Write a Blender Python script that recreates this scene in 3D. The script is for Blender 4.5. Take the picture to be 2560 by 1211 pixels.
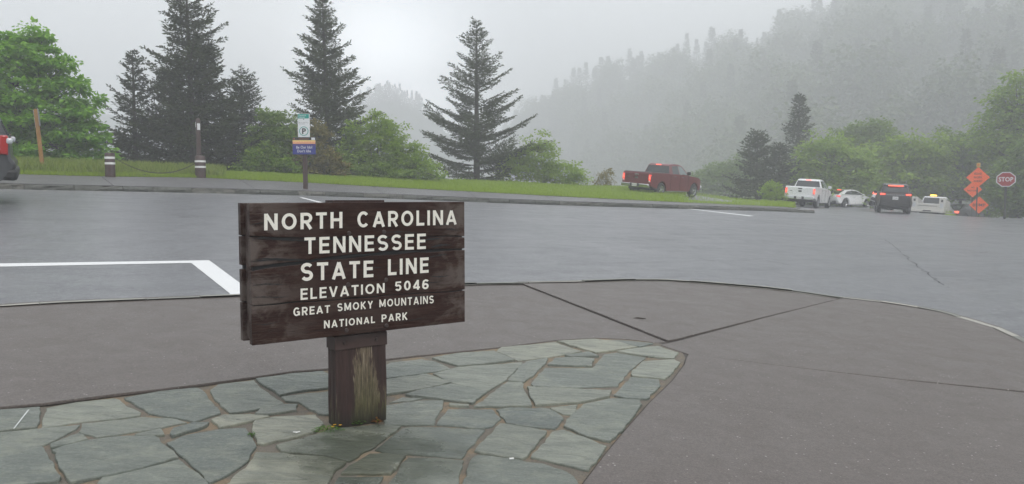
import bpy, bmesh, math, random
import numpy as np
from mathutils import Vector, Matrix, noise as mnoise
random.seed(7); RNG = np.random.default_rng(11)
SC = bpy.context.scene; COL = SC.collection
for _o in list(bpy.data.objects): bpy.data.objects.remove(_o)

# ------------------------------------------------------------------ camera, sky, sun, exposure
FPX, CXP, CYP, CAMZ = 1930.0, 1280.0, 605.5, 1.4
PITCH = math.atan(120 / FPX)
cam_d = bpy.data.cameras.new('camera'); cam = bpy.data.objects.new('camera', cam_d); COL.objects.link(cam)
cam.location = (0, 0, CAMZ); cam.rotation_euler = (math.pi / 2 - PITCH, 0, 0)
cam_d.sensor_width = 36; cam_d.lens = 36 * FPX / 2560; cam_d.clip_start = 0.05; cam_d.clip_end = 5000
SC.camera = cam

SUN_AZ, SUN_EL = math.radians(150), math.radians(52)      # azimuth from +Y towards +X
world = bpy.data.worlds.new('World'); SC.world = world; world.use_nodes = True
wn, wl = world.node_tree.nodes, world.node_tree.links
bg = wn['Background']; bg.inputs['Strength'].default_value = 0.12
sky = wn.new('ShaderNodeTexSky'); sky.sky_type = 'NISHITA'; sky.sun_disc = False
sky.sun_elevation = SUN_EL; sky.sun_rotation = SUN_AZ; sky.dust_density = 4; sky.air_density = 1.5
tc = wn.new('ShaderNodeTexCoord')
def _math(op, a, b=None, tree=None, clamp=False):
    n = tree.nodes.new('ShaderNodeMath'); n.operation = op; n.use_clamp = clamp
    for i, v in enumerate((a, b)):
        if v is None: continue
        if isinstance(v, (int, float)): n.inputs[i].default_value = v
        else: tree.links.new(v, n.inputs[i])
    return n.outputs[0]
wt = world.node_tree
# thin place in the cloud in front of the sun, seen low over the far ridge
gd = Vector((math.sin(math.radians(-9)), math.cos(math.radians(-9)), math.tan(math.radians(6)))).normalized()
dot = wn.new('ShaderNodeVectorMath'); dot.operation = 'DOT_PRODUCT'; dot.inputs[1].default_value = gd
wl.new(tc.outputs['Generated'], dot.inputs[0])
d0 = _math('MAXIMUM', dot.outputs['Value'], 0.0, wt)
glow = _math('ADD', _math('MULTIPLY', _math('POWER', d0, 210.0, wt), 46.0, wt), _math('MULTIPLY', _math('POWER', d0, 8.0, wt), 1.2, wt), wt)
nz = wn.new('ShaderNodeTexNoise'); nz.inputs['Scale'].default_value = 3.0; nz.inputs['Detail'].default_value = 6
wl.new(tc.outputs['Generated'], nz.inputs['Vector'])
cl = wn.new('ShaderNodeValToRGB'); cl.color_ramp.elements[0].position = .3; cl.color_ramp.elements[1].position = .75
cl.color_ramp.elements[0].color = (.80, .83, .88, 1); cl.color_ramp.elements[1].color = (1, 1.01, 1.03, 1)
wl.new(nz.outputs['Fac'], cl.inputs['Fac'])
cv = wn.new('ShaderNodeVectorMath'); cv.operation = 'SCALE'; wl.new(cl.outputs['Color'], cv.inputs[0])
wl.new(_math('ADD', glow, 6.6, wt), cv.inputs['Scale'])
mx = wn.new('ShaderNodeMix'); mx.data_type = 'RGBA'; mx.inputs['Factor'].default_value = .93
wl.new(sky.outputs['Color'], mx.inputs['A']); wl.new(cv.outputs['Vector'], mx.inputs['B'])
wl.new(mx.outputs['Result'], bg.inputs['Color'])

sun_d = bpy.data.lights.new('sun', 'SUN'); sun_d.energy = 1.2; sun_d.angle = math.radians(25); sun_d.color = (1, .97, .93)
sun = bpy.data.objects.new('sun', sun_d); COL.objects.link(sun)
_sd = Vector((math.sin(SUN_AZ) * math.cos(SUN_EL), math.cos(SUN_AZ) * math.cos(SUN_EL), math.sin(SUN_EL)))
sun.rotation_euler = _sd.to_track_quat('Z', 'Y').to_euler(); sun.location = (0, 0, 40)
vs = SC.view_settings; vs.view_transform = 'Standard'; vs.look = 'None'; vs.exposure = 0.88; vs.gamma = 1; vs.use_curve_mapping = False
SC.cycles.volume_bounces = 2; SC.cycles.max_bounces = 6; SC.cycles.transparent_max_bounces = 8
SC.cycles.volume_max_steps = 64

# ------------------------------------------------------------------ helpers
def sstep(a, b, x):
    t = min(max((x - a) / (b - a), 0), 1); return t * t * (3 - 2 * t)
def G(X, Y):
    """height of the tilted car park"""
    z = -0.0683 * (max(min(X, 70), -60) + .95) + .0495 * (max(min(Y, 80), -40) - 4.78)
    t = min(max(X - 20, 0), 12); z += .0028 * t * t + (.0672 * (min(X, 70) - 32) if X > 32 else 0)
    z -= (.015 * max(0, min(Y, 80) - 36) +   .013 * max(0, min(Y, 80) - 46)) * sstep(10, 18, X)
    z -= min(.11 * max(0, Y - 46.5), 1.1) * sstep(28, 31, X)
    return z
def sval(X, Y): return (X + 17) * -.743 + (Y - 26) * .668       # how far past the brink on the valley side
def ray(x, y):
    u = (x - CXP) / FPX; v = (CYP - y) / FPX
    return Vector((u, math.cos(PITCH) + v * math.sin(PITCH), -math.sin(PITCH) + v * math.cos(PITCH)))
def at(x, y, off=0.0, fn=G):
    """point of the ground (height fn + off) that is seen at photo pixel x, y"""
    d = ray(x, y); lo = t = .5; hi = None
    while t < 300:
        if CAMZ + d.z * t - fn(d.x * t, d.y * t) - off < 0: hi = t; break
        lo = t; t *= 1.02
    if hi is None: hi = 300; lo = 299.99
    for _ in range(40):
        m = (lo + hi) / 2
        if CAMZ + d.z * m - fn(d.x * m, d.y * m) - off < 0: hi = m
        else: lo = m
    return Vector((d.x * hi, d.y * hi, CAMZ + d.z * hi))
def atY(x, y, Y):
    d = ray(x, y); t = Y / d.y; return Vector((d.x * t, Y, CAMZ + d.z * t))

def tag(o, label=None, cat=None, group=None, kind=None):
    for k, v in (('label', label), ('category', cat), ('group', group), ('kind', kind)):
        if v: o[k] = v
    return o
def empty(name, loc=(0, 0, 0), rz=0):
    o = bpy.data.objects.new(name, None); COL.objects.link(o); o.location = loc; o.rotation_euler = (0, 0, rz); o.empty_display_size = .2
    return o
def link(name, me, parent=None):
    o = bpy.data.objects.new(name, me); COL.objects.link(o)
    if parent is not None: o.parent = parent
    return o
def pymesh(name, V, F, mat, parent=None, smooth=False, bevel=0, seg=2):
    me = bpy.data.meshes.new(name); me.from_pydata([tuple(v) for v in V], [], F); me.update()
    if mat: me.materials.append(mat)
    if smooth: me.polygons.foreach_set('use_smooth', [True] * len(me.polygons))
    o = link(name, me, parent)
    if bevel:
        m = o.modifiers.new('bevel', 'BEVEL'); m.width = bevel; m.segments = seg; m.limit_method = 'ANGLE'; m.angle_limit = math.radians(35)
        me.polygons.foreach_set('use_smooth', [True] * len(me.polygons))
        try: me.set_sharp_from_angle(angle=math.radians(40))
        except Exception: pass
    return o
def np_mesh(name, V, F, mat=None, smooth=False):
    """V (n,3) floats, F (m,k) ints"""
    V = np.asarray(V, dtype=np.float32); F = np.asarray(F, dtype=np.int32); m, k = F.shape
    me = bpy.data.meshes.new(name); me.vertices.add(len(V)); me.vertices.foreach_set('co', V.ravel())
    me.loops.add(m * k); me.loops.foreach_set('vertex_index', F.ravel())
    me.polygons.add(m); me.polygons.foreach_set('loop_start', np.arange(0, m * k, k, dtype=np.int32))
    try: me.polygons.foreach_set('loop_total', np.full(m, k, dtype=np.int32))
    except Exception: pass
    me.update(calc_edges=True)
    if smooth: me.polygons.foreach_set('use_smooth', np.ones(m, dtype=bool))
    if mat: me.materials.append(mat)
    return me
class MB:
    def __init__(s): s.V = []; s.F = []
    def add(s, V, F):
        n = len(s.V); s.V += [tuple(v) for v in V]; s.F += [tuple(i + n for i in f) for f in F]; return s
    def box(s, c, d, R=None):
        hx, hy, hz = d[0] / 2, d[1] / 2, d[2] / 2
        V = [Vector((x, y, z)) for z in (-hz, hz) for y in (-hy, hy) for x in (-hx, hx)]
        if R is not None: V = [R @ v for v in V]
        V = [v + Vector(c) for v in V]
        return s.add(V, [(0, 2, 3, 1), (4, 5, 7, 6), (0, 1, 5, 4), (2, 6, 7, 3), (0, 4, 6, 2), (1, 3, 7, 5)])
    def tube(s, pts, rads, n=8, cap=True):
        pts = [Vector(p) for p in pts]; V = []; F = []; up = None
        for i, p in enumerate(pts):
            d = (pts[min(i + 1, len(pts) - 1)] - pts[max(i - 1, 0)]).normalized()
            a = d.orthogonal().normalized() if up is None else (up - d * up.dot(d)).normalized()
            up = a; b = d.cross(a); r = rads[i] if hasattr(rads, '__len__') else rads
            V += [p + (a * math.cos(2 * math.pi * k / n) + b * math.sin(2 * math.pi * k / n)) * r for k in range(n)]
        for i in range(len(pts) - 1):
            for k in range(n): F.append((i * n + k, i * n + (k + 1) % n, (i + 1) * n + (k + 1) % n, (i + 1) * n + k))
        if cap: F.append(tuple(range(n - 1, -1, -1))); F.append(tuple((len(pts) - 1) * n + k for k in range(n)))
        return s.add(V, F)
    def prism(s, pts, depth_vec):
        """polygon of 3D points, extruded by depth_vec"""
        n = len(pts); dv = Vector(depth_vec); V = [Vector(p) for p in pts] + [Vector(p) + dv for p in pts]
        F = [tuple(range(n)), tuple(range(2 * n - 1, n - 1, -1))] + [(i, i + n, (i + 1) % n + n, (i + 1) % n) for i in range(n)]
        return s.add(V, F)
    def build(s, name, mat, parent=None, smooth=False, bevel=0, seg=2): return pymesh(name, s.V, s.F, mat, parent, smooth, bevel, seg)

# ------------------------------------------------------------------ materials
MATS = {}
class N:
    """small node builder"""
    def __init__(s, name):
        s.m = bpy.data.materials.new(name); s.m.use_nodes = True; s.t = s.m.node_tree; s.b = s.t.nodes['Principled BSDF']; MATS[name] = s.m
        s._pos = None
    def n(s, typ, **kw):
        x = s.t.nodes.new(typ)
        for k, v in kw.items(): setattr(x, k, v)
        return x
    def set(s, sock, v):
        i = s.b.inputs[sock]
        if isinstance(v, (int, float)): i.default_value = v
        elif isinstance(v, tuple): i.default_value = v + (1,) if len(v) == 3 else v
        else: s.t.links.new(v, i)
        return s
    def obj(s): return s.n('ShaderNodeTexCoord').outputs['Object']
    def pos(s):
        if s._pos is None: s._pos = s.n('ShaderNodeNewGeometry').outputs['Position']
        return s._pos
    def scale(s, vec, sc):
        x = s.n('ShaderNodeMapping'); x.inputs['Scale'].default_value = sc; s.t.links.new(vec, x.inputs['Vector']); return x.outputs[0]
    def noise(s, vec, scale, detail=4, rough=.6, dist=0):
        x = s.n('ShaderNodeTexNoise'); s.t.links.new(vec, x.inputs['Vector'])
        x.inputs['Scale'].default_value = scale; x.inputs['Detail'].default_value = detail; x.inputs['Roughness'].default_value = rough; x.inputs['Distortion'].default_value = dist
        return x.outputs['Fac']
    def voro(s, vec, scale, feature='F1', out='Distance'):
        x = s.n('ShaderNodeTexVoronoi', feature=feature); s.t.links.new(vec, x.inputs['Vector']); x.inputs['Scale'].default_value = scale
        return x.outputs[out]
    def ramp(s, fac, stops, interp='LINEAR'):
        x = s.n('ShaderNodeValToRGB'); x.color_ramp.interpolation = interp; s.t.links.new(fac, x.inputs['Fac'])
        while len(x.color_ramp.elements) < len(stops): x.color_ramp.elements.new(.5)
        for e, (p, c) in zip(x.color_ramp.elements, stops):
            e.position = p; e.color = ((c, c, c, 1) if isinstance(c, (int, float)) else tuple(c) + (1,))
        return x.outputs['Color']
    def mix(s, fac, a, b, blend='MIX'):
        x = s.n('ShaderNodeMix', data_type='RGBA', blend_type=blend)
        for k, v in (('Factor', fac), ('A', a), ('B', b)):
            i = x.inputs[k]
            if isinstance(v, (int, float)):
                i.default_value = v if k == 'Factor' else (v, v, v, 1)
            elif isinstance(v, tuple): i.default_value = v + (1,) if len(v) == 3 else v
            else: s.t.links.new(v, i)
        return x.outputs['Result']
    def math(s, op, a, b=None, clamp=False): return _math(op, a, b, s.t, clamp)
    def sep(s, vec):
        x = s.n('ShaderNodeSeparateXYZ'); s.t.links.new(vec, x.inputs[0]); return x.outputs
    def bump(s, h, strength=.3, dist=.01, prev=None):
        x = s.n('ShaderNodeBump'); x.inputs['Strength'].default_value = strength; x.inputs['Distance'].default_value = dist
        s.t.links.new(h, x.inputs['Height'])
        if prev is not None: s.t.links.new(prev, x.inputs['Normal'])
        s.t.links.new(x.outputs[0], s.b.inputs['Normal']); return x.outputs[0]
def plain(name, col, rough=.5, metal=0, emit=None, es=0, coat=0, spec=None):
    k = N(name); k.set('Base Color', col).set('Roughness', rough).set('Metallic', metal)
    if emit: k.set('Emission Color', emit).set('Emission Strength', es)
    if coat: k.set('Coat Weight', coat).set('Coat Roughness', .05)
    if spec is not None: k.set('Specular IOR Level', spec)
    return k.m

# wet asphalt of the car park: grain, pale chips, tyre worn bands, damp patches, sealed joints
k = N('asphalt'); p = k.pos(); rt = k.n('ShaderNodeMapping'); rt.inputs['Rotation'].default_value = (0, 0, math.radians(-31)); k.t.links.new(p, rt.inputs['Vector']); pr = rt.outputs[0]
agg = k.voro(p, 80); big = k.noise(p, .35, 5, .6); mid = k.noise(k.scale(pr, (.35, 2.2, 1)), .9, 5, .6, .5); fine = k.noise(p, 75, 4, .8); dmp = k.noise(p, 1.6, 6, .7, .8)
c = k.ramp(fine, [(.28, (.058, .060, .065)), (.5, (.140, .143, .153)), (.70, (.270, .275, .288))])
fleck = k.ramp(k.voro(p, 20, out='Distance'), [(.0, 1.0), (.10, 1.0), (.15, 0.0)])
flm = k.math('MULTIPLY', fleck, k.ramp(k.noise(p, 9, 2), [(.46, 0.0), (.58, .95)])); c = k.mix(flm, c, (.55, .55, .55))
c = k.mix(k.ramp(mid, [(.36, .34), (.50, .0)]), c, (.075, .077, .084)); c = k.mix(k.ramp(big, [(.42, .0), (.7, .4)]), c, (.16, .165, .178))
c = k.mix(k.ramp(dmp, [(.60, .0), (.72, .35)]), c, (.06, .062, .068))
spk = k.noise(p, 13, 5, .85); c = k.mix(k.ramp(spk, [(.36, .55), (.48, .0)]), c, (.045, .047, .051)); c = k.mix(k.ramp(spk, [(.54, .0), (.66, .5)]), c, (.30, .305, .32))
k.set('Base Color', c)
k.set('Roughness', k.ramp(k.mix(.5, k.mix(.5, big, mid), dmp), [(.36, .48), (.5, .37), (.64, .27)])); k.set('Specular IOR Level', .5)
k.bump(k.mix(.5, agg, fine), .22, .003)

def slab_mat(name, base, warm):
    k = N(name); p = k.pos()
    fine = k.noise(p, 85, 4, .8); big = k.noise(p, .9, 5, .6); blot = k.noise(p, 3.2, 7, .72, .6); spot = k.noise(p, 14, 4, .7)
    c = k.ramp(fine, [(.28, tuple(x * .50 for x in base)), (.5, base), (.72, tuple(min(1, x * 1.8) for x in base))])
    c = k.mix(k.ramp(big, [(.38, .0), (.72, .4)]), c, warm)
    c = k.mix(k.ramp(blot, [(.58, .0), (.76, .18)]), c, tuple(x * .66 for x in base)); c = k.mix(k.ramp(spot, [(.70, .0), (.76, .45)]), c, tuple(x * .45 for x in base))
    spk = k.noise(p, 30, 5, .85); c = k.mix(k.ramp(spk, [(.36, .5), (.47, .0)]), c, tuple(x * .5 for x in base)); c = k.mix(k.ramp(spk, [(.55, .0), (.66, .45)]), c, tuple(x * 1.7 for x in base))
    fl = k.ramp(k.voro(p, 22), [(.0, 1.0), (.11, 1.0), (.17, .0)])
    c = k.mix(k.math('MULTIPLY', fl, k.ramp(k.noise(p, 6, 2), [(.52, 0.0), (.62, .75)])), c, (.42, .40, .38))
    k.set('Base Color', c); k.set('Roughness', k.ramp(blot, [(.30, .54), (.68, .40)])); k.bump(fine, .45, .004); return k.m
slab_mat('pavement', (.104, .088, .079), (.124, .107, .097))
slab_mat('pavement_grey', (.105, .102, .105), (.130, .127, .13))

# green grey flagstone; each stone differs a little, soaked round the post
k = N('flagstone_mat'); p = k.pos(); oi = k.n('ShaderNodeObjectInfo')
ofs = k.n('ShaderNodeVectorMath', operation='ADD'); k.t.links.new(p, ofs.inputs[0]); cmb = k.n('ShaderNodeCombineXYZ'); k.t.links.new(k.math('MULTIPLY', oi.outputs['Random'], 37.0), cmb.inputs[0]); k.t.links.new(k.math('MULTIPLY', oi.outputs['Random'], 11.0), cmb.inputs[2]); k.t.links.new(cmb.outputs[0], ofs.inputs[1]); pv_ = ofs.outputs[0]
st = k.scale(pv_, (1.1, 3.8, 1))
lay = k.noise(st, 3.0, 8, .66, 1.0); fine = k.noise(pv_, 55, 5, .8); crackn = k.noise(st, 5.0, 8, .75, 1.8); blot = k.noise(pv_, 5, 6, .7)
c = k.ramp(oi.outputs['Random'], [(.0, (.100, .124, .118)), (.25, (.185, .204, .176)), (.45, (.300, .312, .255)), (.65, (.150, .172, .152)), (.85, (.240, .252, .205)), (1.0, (.400, .390, .300))])
c = k.mix(k.ramp(lay, [(.36, .0), (.62, .75)]), c, (.130, .148, .130)); c = k.mix(k.ramp(blot, [(.50, 0.0), (.66, .5)]), c, (.29, .302, .24))
c = k.mix(k.ramp(fine, [(.50, 0.0), (.74, .6)]), c, (.34, .345, .29)); c = k.mix(k.ramp(fine, [(.26, .7), (.42, .0)]), c, (.070, .080, .070))
c = k.mix(k.ramp(crackn, [(.335, .9), (.375, 0.0)]), c, (.045, .050, .042))
dv = k.n('ShaderNodeVectorMath', operation='DISTANCE'); k.t.links.new(p, dv.inputs[0]); dv.inputs[1].default_value = (-.80, 4.20, 0)
wet = k.ramp(k.math('ADD', dv.outputs['Value'], k.math('MULTIPLY', k.math('SUBTRACT', k.noise(p, 5, 5), .5), .9)), [(.25, 1.0), (.68, .0)])
c = k.mix(k.math('MULTIPLY', wet, .72), c, (.036, .047, .026))
k.set('Base Color', c); k.set('Roughness', k.mix(wet, k.ramp(lay, [(.3, .34), (.7, .55)]), .20))
b1 = k.bump(fine, .35, .005); b2 = k.bump(lay, .8, .035, b1); k.bump(crackn, .6, .02, b2)
# sandy mortar, dark grit in places
k = N('mortar'); p = k.pos(); f = k.noise(p, 120, 4, .8); g = k.noise(p, 4.2, 4, .6)
c = k.mix(k.ramp(g, [(.47, 0.0), (.58, 1.0)]), k.ramp(f, [(.3, (.085, .075, .060)), (.7, (.22, .195, .16))]), k.ramp(f, [(.3, (.15, .11, .07)), (.7, (.30, .235, .16))]))
k.set('Base Color', c).set('Roughness', .85); k.bump(f, .8, .008)
k = N('dirt'); p = k.pos(); f = k.noise(p, 60, 4, .8); k.set('Base Color', k.ramp(f, [(.3, (.036, .032, .029)), (.7, (.105, .096, .086))])).set('Roughness', .9); k.bump(f, .6, .006)
# rough kerb stone
k = N('kerb_stone_mat'); p = k.pos(); oi = k.n('ShaderNodeObjectInfo'); f = k.noise(p, 9, 6, .7, .5); ff = k.noise(p, 60, 3, .7)
c = k.ramp(oi.outputs['Random'], [(0, (.070, .076, .066)), (.5, (.105, .110, .094)), (1, (.140, .138, .118))])
c = k.mix(k.ramp(f, [(.36, .85), (.52, 0.0)]), c, (.04, .043, .036)); c = k.mix(k.ramp(ff, [(.55, 0.0), (.8, .5)]), c, (.30, .30, .28))
k.set('Base Color', c).set('Roughness', .6); k.bump(k.mix(.4, f, ff), .8, .03)
k = N('kerb_edge_mat'); p = k.pos(); oi = k.n('ShaderNodeObjectInfo'); f = k.noise(p, 14, 6, .7, .5)
c = k.ramp(oi.outputs['Random'], [(0, (.17, .175, .155)), (.5, (.26, .265, .235)), (1, (.40, .385, .34))]); c = k.mix(k.ramp(f, [(.33, .6), (.42, 0.0)]), c, (.13, .12, .10))
k.set('Base Color', c).set('Roughness', .6); k.bump(f, .7, .02)
k = N('road_paint'); p = k.pos(); w = k.noise(p, 7, 6, .75, .4); w2 = k.noise(k.scale(p, (1, 1, 1)), 26, 5, .8)
c = k.mix(k.ramp(k.math('ADD', k.math('MULTIPLY', w, .5), k.math('MULTIPLY', w2, .5)), [(.34, 1.0), (.39, 0.0)]), (.72, .73, .73), (.10, .10, .105)); k.set('Base Color', c).set('Roughness', .55); k.bump(w2, .2, .003)
plain('crack_black', (.012, .012, .013), .7)
# grass ground
k = N('turf'); p = k.pos(); f = k.noise(p, 1.2, 5, .6); ff = k.noise(p, 30, 3, .7)
c = k.mix(.5, k.ramp(f, [(.3, (.13, .21, .014)), (.7, (.21, .30, .03))]), k.ramp(ff, [(.3, (.06, .11, .012)), (.7, (.18, .25, .035))])); k.set('Base Color', c).set('Roughness', .8).set('Specular IOR Level', .2); k.bump(ff, .6, .03)
k = N('forest_floor'); p = k.pos(); f = k.noise(p, .12, 6, .7); k.set('Base Color', k.ramp(f, [(.3, (.018, .030, .012)), (.7, (.045, .068, .022))])).set('Roughness', .9).set('Specular IOR Level', .15)

def leafmat(name, lo, hi, trans=.35, rough=.5, tint=None):
    k = N(name); g = k.n('ShaderNodeNewGeometry'); oi = k.n('ShaderNodeObjectInfo')
    r = k.math('ADD', k.math('MULTIPLY', g.outputs['Random Per Island'], .65), k.math('MULTIPLY', oi.outputs['Random'], .35))
    c = k.ramp(r, [(.05, lo), (.95, hi)])
    k.set('Base Color', c).set('Roughness', rough).set('Specular IOR Level', .3)
    if trans:
        t = k.n('ShaderNodeBsdfTranslucent'); k.t.links.new(k.mix(.5, c, hi), t.inputs['Color'])
        ms = k.n('ShaderNodeMixShader'); ms.inputs[0].default_value = trans
        k.t.links.new(k.b.outputs[0], ms.inputs[1]); k.t.links.new(t.outputs[0], ms.inputs[2])
        k.t.links.new(ms.outputs[0], k.t.nodes['Material Output'].inputs['Surface'])
    return k.m
leafmat('maple_leaf', (.045, .180, .008), (.300, .560, .050), .5)
leafmat('bush_leaf', (.085, .200, .012), (.360, .500, .060), .5)
leafmat('dull_leaf', (.060, .150, .016), (.250, .360, .055), .45)
leafmat('amber_leaf', (.130, .125, .022), (.330, .270, .070), .4)
leafmat('needle', (.015, .025, .009), (.085, .108, .036), .18, .6)
leafmat('needle_light', (.030, .045, .022), (.090, .110, .050), .2, .6)
leafmat('far_leaf', (.060, .140, .010), (.230, .340, .035), .4)
leafmat('blade', (.170, .280, .014), (.360, .470, .050), .4)
leafmat('tall_blade', (.120, .210, .020), (.330, .390, .090), .4)
leafmat('hill_leaf', (.035, .062, .020), (.125, .165, .055), .3)
leafmat('weed_leaf', (.045, .13, .018), (.12, .24, .035), .3)
leafmat('brown_weed', (.12, .055, .012), (.26, .12, .03), .2)
plain('petal_yellow', (.75, .42, .02), .5)
k = N('bark'); p = k.obj(); f = k.noise(k.scale(p, (6, 6, 1.2)), 4, 5, .7); k.set('Base Color', k.ramp(f, [(.3, (.022, .018, .015)), (.7, (.085, .072, .06))])).set('Roughness', .85); k.bump(f, .6, .02)
# ------------------------------------------------------------------ the setting
M = MATS
def grid_sheet(name, xs, ys, fz, mat, keep=None, smooth=True):
    V = [(x, y, fz(x, y)) for y in ys for x in xs]; nx = len(xs); F = []
    for j in range(len(ys) - 1):
        for i in range(nx - 1):
            if keep and not keep((xs[i] + xs[i + 1]) / 2, (ys[j] + ys[j + 1]) / 2): continue
            a = j * nx + i; F.append((a, a + 1, a + nx + 1, a + nx))
    return pymesh(name, V, F, mat, smooth=smooth)
def lin(a, b, n): return [a + (b - a) * i / (n - 1) for i in range(n)]
def terrain(X, Y):
    z = G(X, Y) - .45; s = sval(X, Y)
    if s > 1.5: z -= min(.62 * (s - 1.5), 45)
    r = math.hypot(X, Y)
    if r > 70: z += 5 * (mnoise.noise(Vector((X * .012, Y * .012, 3))) ) * min(1, (r - 70) / 80)
    return z
# ground out to the horizon: rings round the lot
V, F = [], []; rings = [0.0] + [4 * 1.085 ** i for i in range(66)]; NA = 120
for r in rings[1:]:
    for a in range(NA):
        t = 2 * math.pi * a / NA; x, y = r * math.sin(t), 25 + r * math.cos(t); V.append((x, y, terrain(x, y)))
V.append((0, 25, terrain(0, 25)))
for a in range(NA): F.append((len(V) - 1, (a + 1) % NA, a))
for i in range(len(rings) - 2):
    for a in range(NA): F.append((i * NA + a, i * NA + (a + 1) % NA, (i + 1) * NA + (a + 1) % NA, (i + 1) * NA + a))
RMAX = rings[-1]
tag(pymesh('ground', V, F, M['forest_floor'], smooth=True), kind='structure')
# car park and road sheet
tag(grid_sheet('road', lin(-48, 66, 96), lin(-8, 72, 81), lambda x, y: G(x, y) - .10, M['asphalt'], keep=lambda x, y: sval(x, y) < .6), kind='structure')

# wooded spur above the road: foot line and ridge line joined by a slope
FOOT = [(1180, 440, -34), (1250, 400, -30), (1330, 350, -27), (1450, 300, -24), (1600, 250, -20), (1750, 205, -16), (1900, 172, -12), (2050, 155, -10), (2200, 145, -9), (2400, 138, -8), (2700, 125, -7), (3200, 105, -5), (4200, 85, -4)]
RIDGE = [(1180, 560, 440), (1250, 530, 385), (1330, 495, 322), (1450, 460, 245), (1600, 435, 215), (1750, 415, 184), (1900, 400, 146), (2050, 388, 97), (2200, 375, 42), (2400, 360, 0), (2700, 330, -20), (3200, 280, -50), (4200, 225, -80)]
def _foot(i): x, D, z = FOOT[i]; return Vector(((x - CXP) / FPX * D, D, z))
def _ridge(i):
    x, D, y = RIDGE[i]
    return Vector(((x - CXP) / FPX * D, D, CAMZ + (485 - y) / FPX * D))
FV = [_foot(i) for i in range(len(FOOT))]; RV = [_ridge(i) for i in range(len(RIDGE))]
def hill(s, t):
    """s 0..1 along the spur, t 0 foot .. 1 ridge .. 1.5 beyond"""
    q = s * (len(FV) - 1); i = min(int(q), len(FV) - 2); f = q - i
    a = FV[i].lerp(FV[i + 1], f); b = RV[i].lerp(RV[i + 1], f); p = a.lerp(b, t)
    if t <= 1: p.z = a.z + (b.z - a.z) * (max(t, 0) ** .92)
    else: p.z = b.z - (t - 1) * 40
    p.z += 3.0 * mnoise.noise(Vector((p.x * .03, p.y * .03, 1))) * min(1, t * 4)
    return p
NS, NT = 97, 34
V = [hill(i / (NS - 1), -.06 + 1.56 * j / (NT - 1) if j else -.08) for j in range(NT) for i in range(NS)]
for i in range(NS): V[i].z -= 3
F = [(j * NS + i, j * NS + i + 1, (j + 1) * NS + i + 1, (j + 1) * NS + i) for j in range(NT - 1) for i in range(NS - 1)]
tag(pymesh('wooded_hillside', V, F, M['forest_floor'], smooth=True), kind='structure')
# far mountain across the valley
pk = [(-700, 330), (-200, 300), (250, 285), (520, 330), (700, 360), (820, 330), (900, 275), (985, 252), (1040, 280), (1110, 325), (1200, 385), (1300, 440)]
DM = 500.0; mtop = []
for i in range(len(pk) - 1):
    for f in range(8):
        x = pk[i][0] + (pk[i + 1][0] - pk[i][0]) * f / 8; y = pk[i][1] + (pk[i + 1][1] - pk[i][1]) * f / 8
        mtop.append(Vector(((x - CXP) / FPX * DM, DM, CAMZ + (485 - y) / FPX * DM + 2.0 * mnoise.noise(Vector((x * .03, 0, 0))))))
def mtn(i, t):
    p = mtop[i].copy(); p.y -= 140 * (1 - t) if t < 1 else -90 * (t - 1)
    p.x *= 1 - .12 * (1 - min(t, 1)); p.z = -52 + (p.z + 52) * (t if t < 1 else 1 - .55 * (t - 1)); return p
mnt = len(mtop); rows = [0, .2, .4, .55, .7, .82, .92, 1.0, 1.3, 1.8]
V = [mtn(i, t) for t in rows for i in range(mnt)]
F = [(j * mnt + i, j * mnt + i + 1, (j + 1) * mnt + i + 1, (j + 1) * mnt + i) for j in range(len(rows) - 1) for i in range(mnt - 1)]
tag(pymesh('far_mountain', V, F, M['forest_floor'], smooth=True), kind='structure')

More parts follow.
